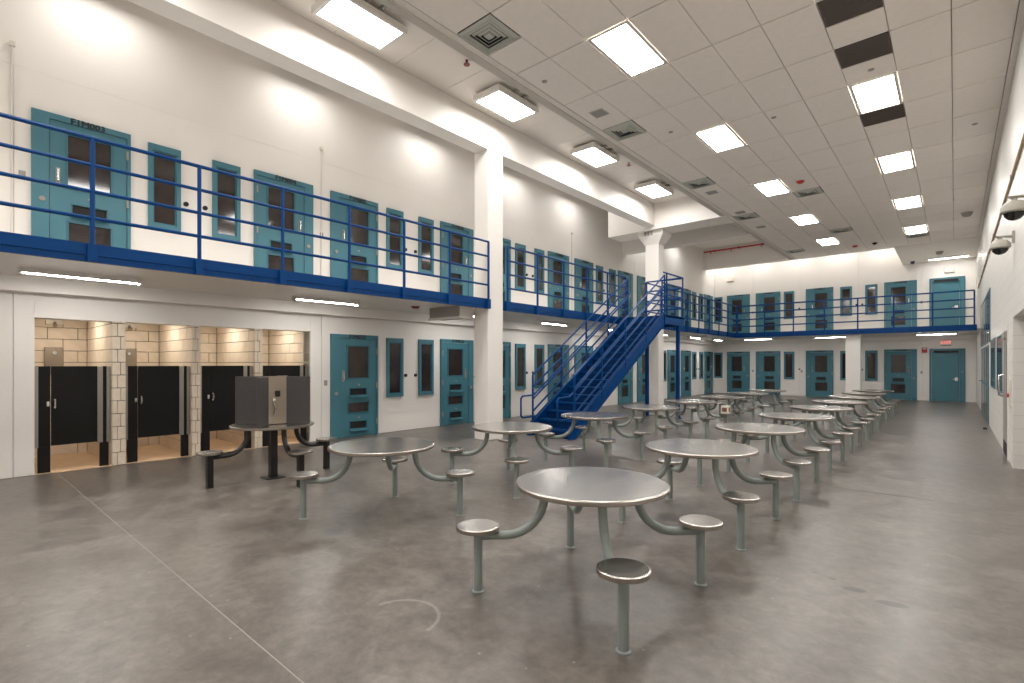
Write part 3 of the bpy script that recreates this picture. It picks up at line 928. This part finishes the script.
# call buttons between each pair of windows, wall plates beside doors
btn = MB().tube([(0, 0, 0), (0, -.03, 0)], .038, 14).mesh('call_button', 'dark', True)
plate = MB().chamfer_box(-.035, .035, -.014, 0, -.055, .055, .003).mesh('wall_plate', 'grey_plate')
for lvl in (1, 0):
    word = 'upper' if lvl else 'lower'
    n = 0
    for mi, m4 in enumerate(modY):
        if lvl == 0 and mi == 0: continue
        for q, yy in enumerate((m4[1] + 0.31, m4[1] + 0.60)):
            o = put('call_button', btn, None, (XL, yy, lvl * UP + 1.30), (0, 0, PI/2))
            n += 1
            tag(o, f'round black call button on {word} left wall, {ORD[n-1]} from the camera end', 'button', 'black call buttons between cell windows')
    for i, x in enumerate((-5.72, -3.40, -3.18)):
        o = put('call_button', btn, None, (x, YF, lvl * UP + 1.30))
        tag(o, f'round black call button on {word} far wall, {ORD[i]} from the left', 'button', 'black call buttons between cell windows')
for i, (y_, z) in enumerate([(0.60, 4.24), (0.86, 4.21), (5.39, 1.18), (5.30, 4.21), (14.32, 1.18)]):
    o = put('wall_plate', plate, None, (XL, y_, z), (0, 0, PI/2))
    tag(o, ['small grey wall plate at the left picture edge, upper level', 'small grey wall plate left of the door stencilled F1M003',
            'small grey wall plate left of the lower door beside the showers', 'small grey wall plate beside the second upper door',
            'small grey wall plate on lower left wall behind the stair'][i], 'wall plate', 'small grey wall plates')
for i, (x, z) in enumerate([(-7.85, 1.2), (-5.62, 1.2), (-1.08, 1.2), (-7.85, 4.2), (-1.08, 4.2)]):
    o = put('wall_plate', plate, None, (x, YF, z))
    tag(o, ['lower far wall plate between the two left doors', 'lower far wall plate left of the third door', 'lower far wall plate left of the exit door',
            'upper far wall plate between the two left doors', 'upper far wall plate left of the exit door'][i] + ', small and grey', 'wall plate', 'small grey wall plates')
# vertical conduits up the module joints
for i, (y_, z0) in enumerate([(0.76, ZS), (5.29, ZS), (14.32, ZS)]):
    e = empty('wall_conduit', (XL + 0.015, y_, z0))
    tag(e, ['thin white wall conduit at the left picture edge', 'thin white wall conduit between the second and third upper doors',
            'thin white wall conduit past the column on the upper wall'][i], 'conduit', 'thin wall conduits')
    MB().tube([(0, 0, 0), (0, 0, 3.05)], 0.012, 8).build('pipe', 'white_steel', e, True)
    MB().box(-.015, .03, -.03, .03, 3.05, 3.11).build('junction_box', 'plastic', e)
# drop conduit in the corner by the column
e = empty('wall_conduit', (XL + .03, 9.70, 0)); tag(e, 'thin white conduit in the shade left of the lower column', 'conduit', 'thin wall conduits')
MB().tube([(0, 0, 0), (0, 0, 2.57)], 0.018, 8).build('pipe', 'white_steel', e, True)
MB().box(-.03, .025, -.025, .025, 1.2, 1.24).build('clip', 'grey_plate', e)

# ------------------------------------------------------------------ lamps
def troffer(cx, cy, label):
    e = empty('ceiling_light', (cx, cy, ZC)); tag(e, label, 'ceiling light', 'recessed ceiling lights')
    w, d_ = PX/2 - .006, PY/2 - .006
    b_ = MB()
    g = .045
    b_.box(-w, w, -d_, -d_ + g, -.004, .012).box(-w, w, d_ - g, d_, -.004, .012).box(-w, -w + g, -d_ + g, d_ - g, -.004, .012).box(w - g, w, -d_ + g, d_ - g, -.004, .012)
    b_.build('frame', 'white_steel', e)
    b_ = MB(); n = 0
    a, c_ = w - g, d_ - g
    b_.v = [(-a, -c_, 0.004), (-a, c_, 0.004), (a, c_, 0.004), (a, -c_, 0.004)]; b_.f = [(0, 1, 2, 3)]
    b_.build('diffuser', 'e_troffer', e)
n = {2: 0, 6: 0}
for c in (2, 6):
    for r_ in (1, 4, 7, 10, 13, 16, 19):
        y_ = GY0 + (r_ + .5) * PY
        side = 'left' if c == 2 else 'right'
        if y_ < (4 if c == 2 else 7):
            lab = f'recessed ceiling light of the {side} row above the viewer, ' + {1: 'behind the camera', 4: 'just out of the picture', 7: 'nearest the picture edge'}[r_]
        else:
            n[c] += 1
            lab = f'bright recessed ceiling light in the {side} row, {ORD[n[c]-1]} from the camera'
        troffer(GX0 + (c + .5) * PX, y_, lab)

def bay_lamp(cx, cy, z, label, name='surface_light', mat='e_bay', group='box lights of the side bay', top=ZB):
    e = empty(name, (cx, cy, z)); tag(e, label, 'ceiling light', group)
    MB().plate(-.33, .33, -.58, .58, [(-.285, .285, -.52, .52)], 0, .0).v
    b_ = MB()
    b_.box(-.33, -.285, -.58, .58, 0, .09).box(.285, .33, -.58, .58, 0, .09).box(-.285, .285, -.58, -.52, 0, .09).box(-.285, .285, .52, .58, 0, .09).box(-.33, .33, -.58, .58, .09, .10)
    b_.build('housing', 'white_steel', e)
    b_ = MB(); b_.v = [(-.285, -.52, .006), (-.285, .52, .006), (.285, .52, .006), (.285, -.52, .006)]; b_.f = [(0, 1, 2, 3)]
    b_.build('diffuser', mat, e)
    for y_ in (-.16, .10):
        MB().box(-.42, .46, y_, y_ + .04, .10, top - z).build('mounting_rail', 'grey_plate', e)
for i, y_ in enumerate((-2.2, 0.95, 4.11, 7.28, 10.45, 13.62)):
    bay_lamp(-6.48, y_, 6.49, f'boxy surface light on the side bay ceiling, {ORD[i-2]} from the camera' if i > 1 else ['farther', 'nearer'][i] + ' boxy surface light of the side bay out of the picture')
for i, y_ in enumerate((-1.5, 1.65, 4.85, 8.0, 11.2, 14.1)):
    bay_lamp(-9.12, y_, 7.12, f'surface light hidden above the long beam, {ORD[i]} along the balcony', mat='e_hidden', group='lights hidden behind the long beam', top=7.45)
for i, (x, y_, z) in enumerate([(-9.1, 19.5, 7.1), (-6.6, 19.5, 7.1), (-9.1, 22.6, 7.1)]):
    bay_lamp(x, y_, z, ['surface light hidden behind the cross beams by the wall', 'surface light hidden behind the cross beams by the bulkhead',
                        'surface light hidden above the far end of the left balcony'][i], mat='e_hidden', group='lights hidden behind the cross beams', top=7.45)
for i, x in enumerate((-9.2, -7.5, -5.8, -4.1, -2.4)):
    bay_lamp(x, 27.22, 7.1, f'surface light hidden above the far balcony, {ORD[i]} from the left', mat='e_far', group='lights hidden above the far balcony', top=7.45)

def strip(cx, cy, z, length, along_y, label):
    e = empty('strip_light', (cx, cy, z), PI/2 if along_y else 0.0); tag(e, label, 'strip light', 'slim strip lights')
    h_ = length / 2
    MB().hexa([(-h_, -.06, .03), (h_, -.06, .03), (h_, .06, .03), (-h_, .06, .03),
               (-h_, -.10, .09), (h_, -.10, .09), (h_, .10, .09), (-h_, .10, .09)]).build('housing', 'white_steel', e)
    b_ = MB().hexa([(-h_ + .03, -.034, 0.024), (h_ - .03, -.034, 0.024), (h_ - .03, .034, 0.024), (-h_ + .03, .034, 0.024),
                    (-h_ + .03, -.04, .03), (h_ - .03, -.04, .03), (h_ - .03, .04, .03), (-h_ + .03, .04, .03)])
    b_.build('diffuser', 'e_strip', e)
    MB().box(-h_ - .012, -h_, -.08, .08, .005, .09).build('end_cap', 'white_steel', e)
    MB().box(h_, h_ + .012, -.08, .08, .005, .09).build('end_cap', 'white_steel', e)
for i, y_ in enumerate((-2.1, 1.35, 4.82, 8.75, 11.8, 15.3, 18.8, 22.3, 25.2)):
    strip(-8.72, y_, 2.68, 1.22, True, f'slim strip light under the left balcony, {ORD[i-1]} from the camera' if i else 'slim strip light under the left balcony, out of the picture')
for i, x in enumerate((-7.0, -4.05, -0.55)):
    strip(x, 25.75, 2.68, 1.2, False, f'slim strip light under the far balcony, {ORD[i]} from the left')
strip(-0.2, 27.1, ZC - .09, 1.25, False, 'slim strip light on the soffit above the upper exit door')

# ------------------------------------------------------------------ signs and ceiling devices
def exit_sign(x, y_, z, label):
    e = empty('exit_sign', (x, y_, z)); tag(e, label, 'exit sign', 'white exit signs')
    MB().chamfer_box(-.17, .17, -.06, 0, -.105, .105, .008).build('housing', 'plastic', e)
    put('lettering', text_mesh('EXIT', 0.17, 'e_exit', .002), e, (0, -.062, 0), (PI/2, 0, 0))
    MB().box(-.16, .16, -.03, 0, -.135, -.105).build('mount', 'grey_plate', e)
exit_sign(-0.17, YF, 5.47, 'white exit sign with red letters above the upper right exit door')
exit_sign(-0.28, YF, 2.45, 'white exit sign with red letters above the lower right exit door')
exit_sign(-8.97, YF, 6.02, 'white exit sign high on the far wall at left')
e = empty('fire_alarm', (-0.98, YF, 2.16)); tag(e, 'small red fire alarm left of the lower exit door', 'fire alarm')
MB().chamfer_box(-.09, .09, -.05, 0, -.12, .10, .008).build('housing', 'red', e)
MB().box(-.06, .06, -.056, -.05, .02, .08).build('strobe', 'plastic', e)
def ceiling_device(name, x, y_, z, mat, label, cat, r_=.07, h_=.05, group=None):
    e = empty(name, (x, y_, z)); tag(e, label, cat, group)
    MB().lathe([(.0001, -h_), (r_ * .6, -h_), (r_ * .9, -h_ * .5), (r_, -.012)], 16).build('cap', mat, e, True)
    MB().lathe([(r_ * 1.15, -.012), (r_ * 1.15, 0)], 16).build('base', 'plastic', e, True)
ceiling_device('fire_strobe', -2.76, 13.55, ZC, 'red', 'red ceiling strobe between the light rows, nearer one', 'fire alarm', .09, .06, 'red ceiling strobes')
ceiling_device('fire_strobe', -2.76, 22.3, ZC, 'red', 'red ceiling strobe between the light rows, farther one', 'fire alarm', .09, .06, 'red ceiling strobes')
ceiling_device('ceiling_dome', 0.26, 19.5, ZC, 'grey_plate', 'grey dome on the ceiling near the right wall', 'ceiling dome', .13, .12)
ceiling_device('ceiling_dome', -2.16, 22.2, ZC, 'dome', 'small dark dome at the far end of the tile ceiling', 'ceiling dome', .08, .07)
ceiling_device('ceiling_dome', -0.45, 25.6, ZC, 'grey_plate', 'grey dome on the far right soffit', 'ceiling dome', .12, .12)
ceiling_device('smoke_detector', -8.42, 6.62, 2.77, 'red_dark', 'maroon and white detector under the balcony beside the duct box', 'detector', .09, .05)
ceiling_device('ceiling_dome', -1.35, 27.3, ZC, 'navy', 'small navy blue camera on the far soffit edge', 'camera', .08, .12)
for i, (x, y_) in enumerate([(-6.15, 5.91), (-6.2, 11.6), (-6.15, 9.0)][:2]):
    e = empty('fire_sprinkler', (x, y_, ZB)); tag(e, ['nearer', 'farther'][i] + ' small brown sprinkler head on the side bay ceiling', 'sprinkler', 'bay sprinkler heads')
    MB().tube([(0, 0, 0), (0, 0, -.07)], .02, 8).build('stem', 'red_dark', e, True)
    MB().lathe([(.05, -.085), (.055, -.075), (.02, -.07)], 12).build('deflector', 'red_dark', e, True)
for i, (x, y_) in enumerate([(-4.74, 6.2), (-2.4, 9.75), (-0.93, 9.1), (-4.0, 9.1), (0.27, 12.4)]):
    e = empty('fire_sprinkler', (x, y_, ZC)); tag(e, ['tile beside the bulkhead', 'tile between the light rows', 'tile next to the dark grille', 'tile left of the second light', 'tile near the right wall'][i] + ': tiny recessed pale sprinkler cap', 'sprinkler', 'pale sprinkler caps')
    MB().lathe([(.025, -.012), (.04, -.008), (.042, 0)], 14).build('cap', 'grey_plate', e, True)
e = empty('sprinkler_pipe', (-10.2 + .5, 26.1, 7.27)); tag(e, 'red sprinkler pipe high in the far left corner', 'pipe')
MB().tube([(0, 0, 0), (3.0, 0, 0)], .035, 10).build('pipe', 'red', e, True)
for x in (.5, 1.7, 2.8):
    MB().box(x - .02, x + .02, -.045, .19, -.02, .045).build('bracket', 'red_dark', e)
for x in (.35, 1.35, 2.75):
    MB().tube([(x, 0, 0), (x, 0, -.14)], .018, 8).build('drop', 'red', e, True)
MB().tube([(3.0, 0, 0), (3.12, 0, 0)], .05, 10).build('coupling', 'red_dark', e, True)

# ------------------------------------------------------------------ right wall fittings
def wall_cam(x, y_, z, label):
    e = empty('dome_camera', (x, y_, z)); tag(e, label, 'camera', 'dome cameras')
    MB().box(XR - x - .03, XR - x, -.05, .05, .08, .24).build('wall_mount', 'camera_body', e)
    MB().tube([(XR - x - .02, 0, .17), (-.02, 0, .18), (0, 0, .17), (0, 0, .10)], .025, 10).build('arm', 'camera_body', e, True)
    MB().lathe([(.10, 0), (.118, .016), (.118, .07), (.08, .12), (.04, .135)], 20).build('housing', 'camera_body', e, True)
    MB().lathe([(.02, -.085), (.055, -.07), (.085, -.035), (.095, 0)], 20).build('dome', 'dome', e, True)
wall_cam(XR - 0.155, 8.05, 3.28, 'pale dome camera on the right wall, nearer and higher one')
wall_cam(XR - 0.155, 10.45, 3.28, 'pale dome camera on the right wall, farther and lower one')
e = empty('cable_conduit', (XR - .02, 5.0, 4.36)); tag(e, 'tan conduit running along the right wall behind the cameras', 'conduit')
MB().tube([(0, 0, 0), (0, 20.5, 0)], .018, 8).build('pipe', 'conduit', e, True)
for k in range(9):
    MB().box(-.022, .02, 1.0 + 2.3 * k, 1.04 + 2.3 * k, -.03, .03).build('strap', 'grey_plate', e)
# glazed assemblies, local: x along the wall, front -y ; on the right wall rot = -90 deg
def glazed(name, y0, y1, z0, z1, cols, rows, label, num, kind='window', lever=False, depth=.016):
    e = empty(f'{kind}_{num}', (XR, (y0 + y1)/2, 0), -PI/2); tag(e, label, kind, None, 'structure')
    w = (y1 - y0)/2; fw = .06
    holes = []
    cw = (2*w - fw) / cols
    for i in range(cols):
        for k in range(len(rows) - 1):
            holes.append((-w + fw + i * cw, -w + (i + 1) * cw, rows[k] + fw/2, rows[k+1] - fw/2))
    MB().plate(-w, w, z0, z1, holes, -depth, 0).build('frame', 'teal_dark', e)
    for h in holes:
        MB().box(h[0], h[1], -.012, -.002, h[2], h[3]).build('pane', 'glass', e)
    if lever:
        MB().tube([(-w + .12, -depth, 1.02), (-w + .12, -depth - .04, 1.02), (-w + .28, -depth - .04, 1.02)], .015, 8).build('lever_handle', 'chrome', e, True)
    return e
glazed('window', 17.2, 23.0, 2.12, 3.45, 5, [2.12, 3.45], 'upper band of dark glass in teal frame on the right wall', 90)
glazed('door', 17.9, 22.6, 0.0, 2.05, 4, [0.0, 1.0, 2.05], 'teal framed glazed doors at the far end of the right wall', 91, 'door', True)
glazed('window', 15.1, 16.8, 1.03, 2.14, 1, [1.03, 2.14], 'farther teal framed window on the right wall', 91)
glazed('window', 12.85, 14.45, 1.03, 2.12, 1, [1.03, 2.12], 'nearer teal framed window on the right wall', 92)
e = empty('door_92', (XR, 12.05, 0), -PI/2); tag(e, 'grey service door with narrow glass and pull handle on the right wall', 'door', None, 'structure')
MB().plate(-.55, .55, 0, 2.2, [(-.49, .49, .0, 2.13)], -.02, 0).build('frame', 'white_steel', e)
lf = MB().plate(-.48, .48, .01, 2.12, [(.2, .35, 1.0, 1.9)], -.014, 0).build('leaf', 'grey_plate', e)
MB().box(.2, .35, -.010, -.002, 1.0, 1.9).build('pane', 'glass', lf)
MB().box(-.46, .46, -.017, -.014, .03, .25).build('kick_plate', 'dark', lf)
MB().tube([(-.38, -.014, 1.0), (-.38, -.075, 1.03), (-.38, -.075, 1.36), (-.38, -.014, 1.39)], .016, 8).build('pull_handle', 'chrome', e, True)
MB().box(-.2, .40, -.05, -.014, 2.0, 2.1).build('door_closer', 'grey_plate', e)
e = empty('control_plate', (XR, 11.15, 1.1), -PI/2); tag(e, 'tall pale control plate with red button on the right wall', 'control plate')
MB().chamfer_box(-.12, .12, -.02, 0, -.2, .22, .004).build('plate', 'plastic', e)
MB().tube([(0, -.02, -.02), (0, -.045, -.02)], .03, 12).build('button', 'red', e, True)
e = empty('wall_outlet', (XR + .42, RO1, .86)); tag(e, 'dark outlet box on the recess jamb at the right edge', 'outlet')
MB().chamfer_box(-.05, .05, -.03, 0, -.09, .09, .004).build('box', 'hood', e)
MB().box(-.03, .03, -.034, -.03, -.06, .06).build('cover', 'grey_plate', e)
e = empty('door_stop', (XR - .12, 16.6, 0)); tag(e, 'small dark door stop on the floor by the right wall', 'door stop')
MB().lathe([(.035, 0), (.04, .03), (.03, .05)], 12).build('bumper', 'dark', e, True)
MB().box(-.05, .05, -.05, .05, 0, .006).build('base', 'grey_plate', e)

# ------------------------------------------------------------------ showers
BX = -11.70
brick_cache = {}
def brick(parent, x0, x1, y0, y1, z0, z1):
    key = (round(x1 - x0, 3), round(y1 - y0, 3), round(z1 - z0, 3))
    if key not in brick_cache:
        a, b_, c_ = [k / 2 for k in key]
        brick_cache[key] = MB().chamfer_box(-a, a, -b_, b_, -c_, c_, .003).mesh('block', 'block')
    put('block', brick_cache[key], parent, ((x0 + x1)/2, (y0 + y1)/2, (z0 + z1)/2))
J = .0045
def courses(): return [(k * .2, k * .2 + .2) for k in range(12)]
def row_cuts(a, b_, off, step=.4):
    c_ = [a]; x = a + off
    while x < b_ - .03:
        if x - c_[-1] > .03: c_.append(x)
        x += step
    c_.append(b_)
    return c_
wsb = MB().box(BX - .2, BX - .03, OP0 - .2, OP1 + .2, 0, 2.45).build('wall_shower_back', 'mortar')
tag(wsb, 'tan block back wall of the shower stalls', 'wall', kind='structure')
parts = [(1.868, 2.035), (2.957, 3.085), (3.986, 4.122)]
stalls = [(OP0, 1.868), (2.035, 2.957), (3.085, 3.986), (4.122, OP1)]
for y0, y1 in stalls:
    for k, (z0, z1) in enumerate(courses()):
        cc = row_cuts(y0, y1, .15 if k % 2 else .35)
        for a, c_ in zip(cc[:-1], cc[1:]):
            brick(wsb, BX - .03, BX, a + J, c_ - J, z0 + J, z1 - J)
for i, (yf, side) in enumerate([(OP0, 0), (OP1, 1)]):
    w = MB().box(BX, XL - .30, yf - .2 if side == 0 else yf + .03, yf - .03 if side == 0 else yf + .2, 0, 2.45).build('wall_shower_side', 'mortar')
    tag(w, ['tan block side wall at the near end of the showers', 'tan block side wall at the far end of the showers'][i], 'wall', kind='structure')
    for k, (z0, z1) in enumerate(courses()):
        cc = row_cuts(BX + .005, XL - .021, .2 if k % 2 else .4)
        for a, c_ in zip(cc[:-1], cc[1:]):
            if side == 0: brick(w, a + J, c_ - J, yf - .03, yf, z0 + J, z1 - J)
            else: brick(w, a + J, c_ - J, yf, yf + .03, z0 + J, z1 - J)
for i, (y0, y1) in enumerate(parts):
    w = MB().box(BX, XL - .05, y0 + .012, y1 - .012, 0, 2.40).build('wall_shower_partition', 'mortar')
    tag(w, f'tan block partition between shower stalls, {ORD[i]} from the left', 'wall', kind='structure')
    for k, (z0, z1) in enumerate(courses()):
        cc = row_cuts(BX + .005, XL - .05, .2 if k % 2 else .4)
        for a, c_ in zip(cc[:-1], cc[1:]):
            brick(w, a + J, c_ - J, y0, y0 + .03, z0 + J, z1 - J)
            brick(w, a + J, c_ - J, y1 - .03, y1, z0 + J, z1 - J)
        z1 = min(z1, 2.235)
        if z1 - z0 > .03:
            ym = y0 + (y1 - y0) * (.62 if k % 2 else .38)
            brick(w, XL - .045, XL - .005, y0, ym - .003, z0 + J, z1 - J)
            brick(w, XL - .045, XL - .005, ym + .003, y1, z0 + J, z1 - J)
struct('floor_shower', MB().box(BX - .2, XL - .021, OP0 - .2, OP1 + .2, -.2, .004), 'shower_floor', 'tan floor of the shower stalls', 'floor')
struct('ceiling_shower', MB().box(BX - .2, XL - .3, OP0 - .2, OP1 + .2, 2.40, 2.5), 'wall', 'white ceiling over the shower stalls', 'ceiling')
for i, (y0, y1) in enumerate(stalls):
    place_w = ['leftmost', 'second', 'third', 'rightmost'][i]
    ym = (y0 + y1) / 2
    e = empty('shower_light', (-10.75, ym, 2.37)); tag(e, f'warm ceiling lamp inside the {place_w} shower stall', 'ceiling light', 'shower stall lamps')
    MB().box(-.22, .22, -.17, .17, .01, .03).build('housing', 'white_steel', e)
    b_ = MB(); b_.v = [(-.2, -.15, .006), (-.2, .15, .006), (.2, .15, .006), (.2, -.15, .006)]; b_.f = [(0, 1, 2, 3)]
    b_.build('diffuser', 'e_shower', e)
    # partition front: pilasters, door
    e = empty('shower_door', (XL - .12, y0, 0)); tag(e, f'black shower stall door and pilasters of the {place_w} stall', 'shower door', 'black shower doors')
    W = y1 - y0
    yl = lambda a: a
    MB().box(-.02, .02, .02, .175, .37, 1.54).build('pilaster', 'black_panel', e)
    MB().box(-.025, .025, .04, .175, 0, .37).build('pilaster_shoe', 'black_panel', e)
    MB().box(-.03, .032, .008, .045, .37, 1.535).build('wall_channel', 'alu', e)
    dr = MB().box(-.015, .018, .185, W - .165, .385, 1.54).build('door_panel', 'black_panel', e)
    MB().box(-.02, .028, W - .165, W - .10, .37, 1.535).build('hinge_channel', 'alu', e)
    MB().box(-.02, .02, W - .10, W - .05, .37, 1.54).build('pilaster', 'black_panel', e)
    MB().box(-.025, .025, W - .135, W - .03, 0, .37).build('pilaster_shoe', 'black_panel', e)
    MB().box(-.03, .032, W - .055, W - .008, .37, 1.535).build('wall_channel', 'alu', e)
    MB().box(.018, .03, .215, .235, .93, 1.06).build('latch_plate', 'chrome', dr)
    MB().tube([(.02, .225, .96), (.055, .225, .97), (.055, .225, 1.03), (.02, .225, 1.04)], .009, 8).build('pull', 'chrome', dr, True)
    MB().box(.02, .035, .135, .165, .96, 1.03).build('latch_keeper', 'chrome', e)
    # shower control panel and head
    e = empty('shower_control', (BX, y0 + .43, 1.40)); tag(e, f'stainless shower control panel in the {place_w} stall', 'shower panel', 'shower control panels')
    MB().chamfer_box(0, .05, -.125, .125, 0, .46, .005).build('body', 'panel_steel', e)
    MB().tube([(.05, .0, .36), (.10, .0, .36)], .03, 12).build('push_button', 'chrome', e, True)
    MB().box(.05, .07, -.10, .0, .10, .13).build('soap_dish', 'chrome', e)
    for yy in (-.105, .105):
        for zz in (.03, .43):
            MB().tube([(.05, yy, zz), (.055, yy, zz)], .008, 6).build('screw', 'chrome', e, True)
    e = empty('shower_spout', (BX, y0 + .43, 2.27)); tag(e, f'pale shower head high on the back wall of the {place_w} stall', 'shower head', 'shower heads')
    MB().box(0, .10, -.11, .11, -.02, .05).build('body', 'plastic', e)
    MB().tube([(.10, 0, .0), (.17, 0, -.05)], .03, 10).build('nozzle', 'chrome', e, True)

# ------------------------------------------------------------------ dining tables
RT, ZT, ZSEAT, RS = .53, .748, .460, .795
def arm_path():
    p = [(.33, .70), (.33, .66)]
    for k in range(9):
        a = PI + (PI/2) * k / 8
        p.append((.60 + .27 * math.cos(a), .655 + .27 * math.sin(a)))
    p.append((RS, .385))
    return p
me_top = MB().lathe([(.30, ZT - .05), (RT - .06, ZT - .042), (RT - .012, ZT - .036), (RT, ZT - .028), (RT + .001, ZT - .008), (RT - .006, ZT - .001), (RT - .02, ZT), (RT - .03, ZT - .001), (RT - .034, ZT - .001), (.25, ZT - .001), (.01, ZT - .001)], 56).mesh('tabletop', 'steel', True)
me_rim = MB().lathe([(RT - .004, ZT - .034), (RT + .003, ZT - .028), (RT + .003, ZT - .006), (RT - .004, ZT - .0012)], 56).mesh('edge_band', 'steel_rim', True)
me_hub = MB().lathe([(.20, ZT - .075), (.36, ZT - .062), (.37, ZT - .051)], 28).mesh('underframe', 'leg', True)
me_arm = MB().tube([(r_, 0, z) for r_, z in arm_path()], .030, 12).mesh('support_arm', 'leg', True)
me_post = MB().tube([(RS, 0, .012), (RS, 0, ZSEAT - .035)], .0315, 14).mesh('seat_post', 'leg', True)
me_foot = MB().lathe([(.043, 0), (.043, .006), (.034, .012)], 16, (RS, 0, 0)).mesh('foot_ring', 'leg', True)
me_seat = MB().lathe([(.09, ZSEAT - .036), (.136, ZSEAT - .034), (.146, ZSEAT - .028), (.147, ZSEAT - .004), (.143, ZSEAT - .0012), (.136, ZSEAT), (.13, ZSEAT), (.06, ZSEAT), (.005, ZSEAT)], 36, (RS, 0, 0)).mesh('seat', 'steel', True)
me_seat_b = MB().lathe([(.1455, ZSEAT - .031), (.149, ZSEAT - .028), (.149, ZSEAT - .004), (.1455, ZSEAT - .002)], 36, (RS, 0, 0)).mesh('seat_band', 'steel_rim', True)
def round_table(x, y_, label, group='round steel dining tables', stools=(0, 1, 2, 3)):
    e = empty('dining_table', (x, y_, 0)); tag(e, label, 'table', group)
    t = put('tabletop', me_top, e); put('edge_band', me_rim, t)
    put('underframe', me_hub, e)
    for k in stools:
        a = PI/4 + k * PI/2
        put('support_arm', me_arm, e, rot=(0, 0, a))
        p = put('seat_post', me_post, e, rot=(0, 0, a)); put('foot_ring', me_foot, p)
        s_ = put('seat', me_seat, e, rot=(0, 0, a)); put('seat_band', me_seat_b, s_)
    return e
for k in range(9):
    lab = 'round steel table with four stools, nearest the camera in the right row' if k == 0 else f'round steel table with four fixed stools, {ORD[k]} from the camera in right row'
    round_table(-1.935, 3.07 + 2.03 * k, lab)
for k in range(8):
    lab = 'round steel table with only three stools, nearest in the left row by the black table' if k == 0 else f'round steel table with four fixed stools, {ORD[k]} from the camera in left row'
    round_table(-4.44, 3.07 + 2.03 * k, lab, stools=(0, 1, 2) if k == 0 else (0, 1, 2, 3))

# black table with the phone kiosk
TX, TY = -7.13, 3.14
e = empty('phone_table', (TX, TY, 0)); tag(e, 'black framed steel table with three stools in front of the showers', 'table')
t = put('tabletop', me_top, e); put('edge_band', me_rim, t)
MB().box(-.045, .045, -.045, .045, 0, ZT - .05).build('center_post', 'black', e)
MB().box(-.12, .12, -.12, .12, 0, .012).build('base_plate', 'black', e)
me_barm = MB().tube([(r_, 0, z) for r_, z in arm_path()], .034, 8).mesh('support_arm', 'black', True)
me_bpost = MB().box(RS - .035, RS + .035, -.035, .035, 0, ZSEAT - .035).mesh('seat_post', 'black')
for a in (0, PI/2, -PI/2):
    put('support_arm', me_barm, e, rot=(0, 0, a))
    put('seat_post', me_bpost, e, rot=(0, 0, a))
    s_ = put('seat', me_seat, e, rot=(0, 0, a)); put('seat_band', me_seat_b, s_)
e = empty('phone_kiosk', (TX, TY, ZT)); tag(e, 'charcoal four-way phone kiosk with steel panels on the black table', 'phone kiosk')
MB().box(-.13, .13, -.13, .13, 0, .65).build('core', 'hood', e)
for k in range(4):
    a = PI/4 + k * PI/2
    b_ = MB().chamfer_box(.10, .50, -.017, .017, 0, .655, .004)
    w = b_.build('privacy_panel', 'hood', e); w.rotation_euler = (0, 0, a)
for k, a in enumerate((0, PI/2, -PI/2)):
    p = MB().box(.131, .145, -.135, .135, .01, .66).build('steel_panel', 'panel_steel', e); p.rotation_euler = (0, 0, a)
    MB().box(.145, .16, -.03, .03, .38, .46).build('handset_cradle', 'dark', p)
    MB().tube([(.15, -.05, .36), (.17, -.06, .30), (.165, -.03, .22), (.165, -.05, .14)], .008, 8).build('cord', 'chrome', p, True)
    MB().tube([(.145, -.06, .34), (.165, -.06, .34)], .02, 10).build('hook', 'chrome', p, True)
MB().tube([(.33, -.02, .33), (.33, -.03, .33)], .015, 10).build('panel_lock', 'chrome', e, True).rotation_euler = (0, 0, -3 * PI/4)

# small carton left on a stool in the left row
cx, cy = -4.44 + RS * math.cos(PI/4) , 3.07 + 2.03 * 4 + RS * math.sin(PI/4)
e = empty('carton', (cx, cy, ZSEAT + .002)); tag(e, 'small white carton with brown front left on a stool', 'carton')
MB().chamfer_box(-.08, .08, -.08, .08, 0, .17, .004).build('box', 'plastic', e)
MB().box(-.05, .05, -.083, -.08, .04, .13).build('front_print', 'brown', e)
MB().box(.08, .083, -.05, .05, .04, .13).build('side_print', 'brown', e)
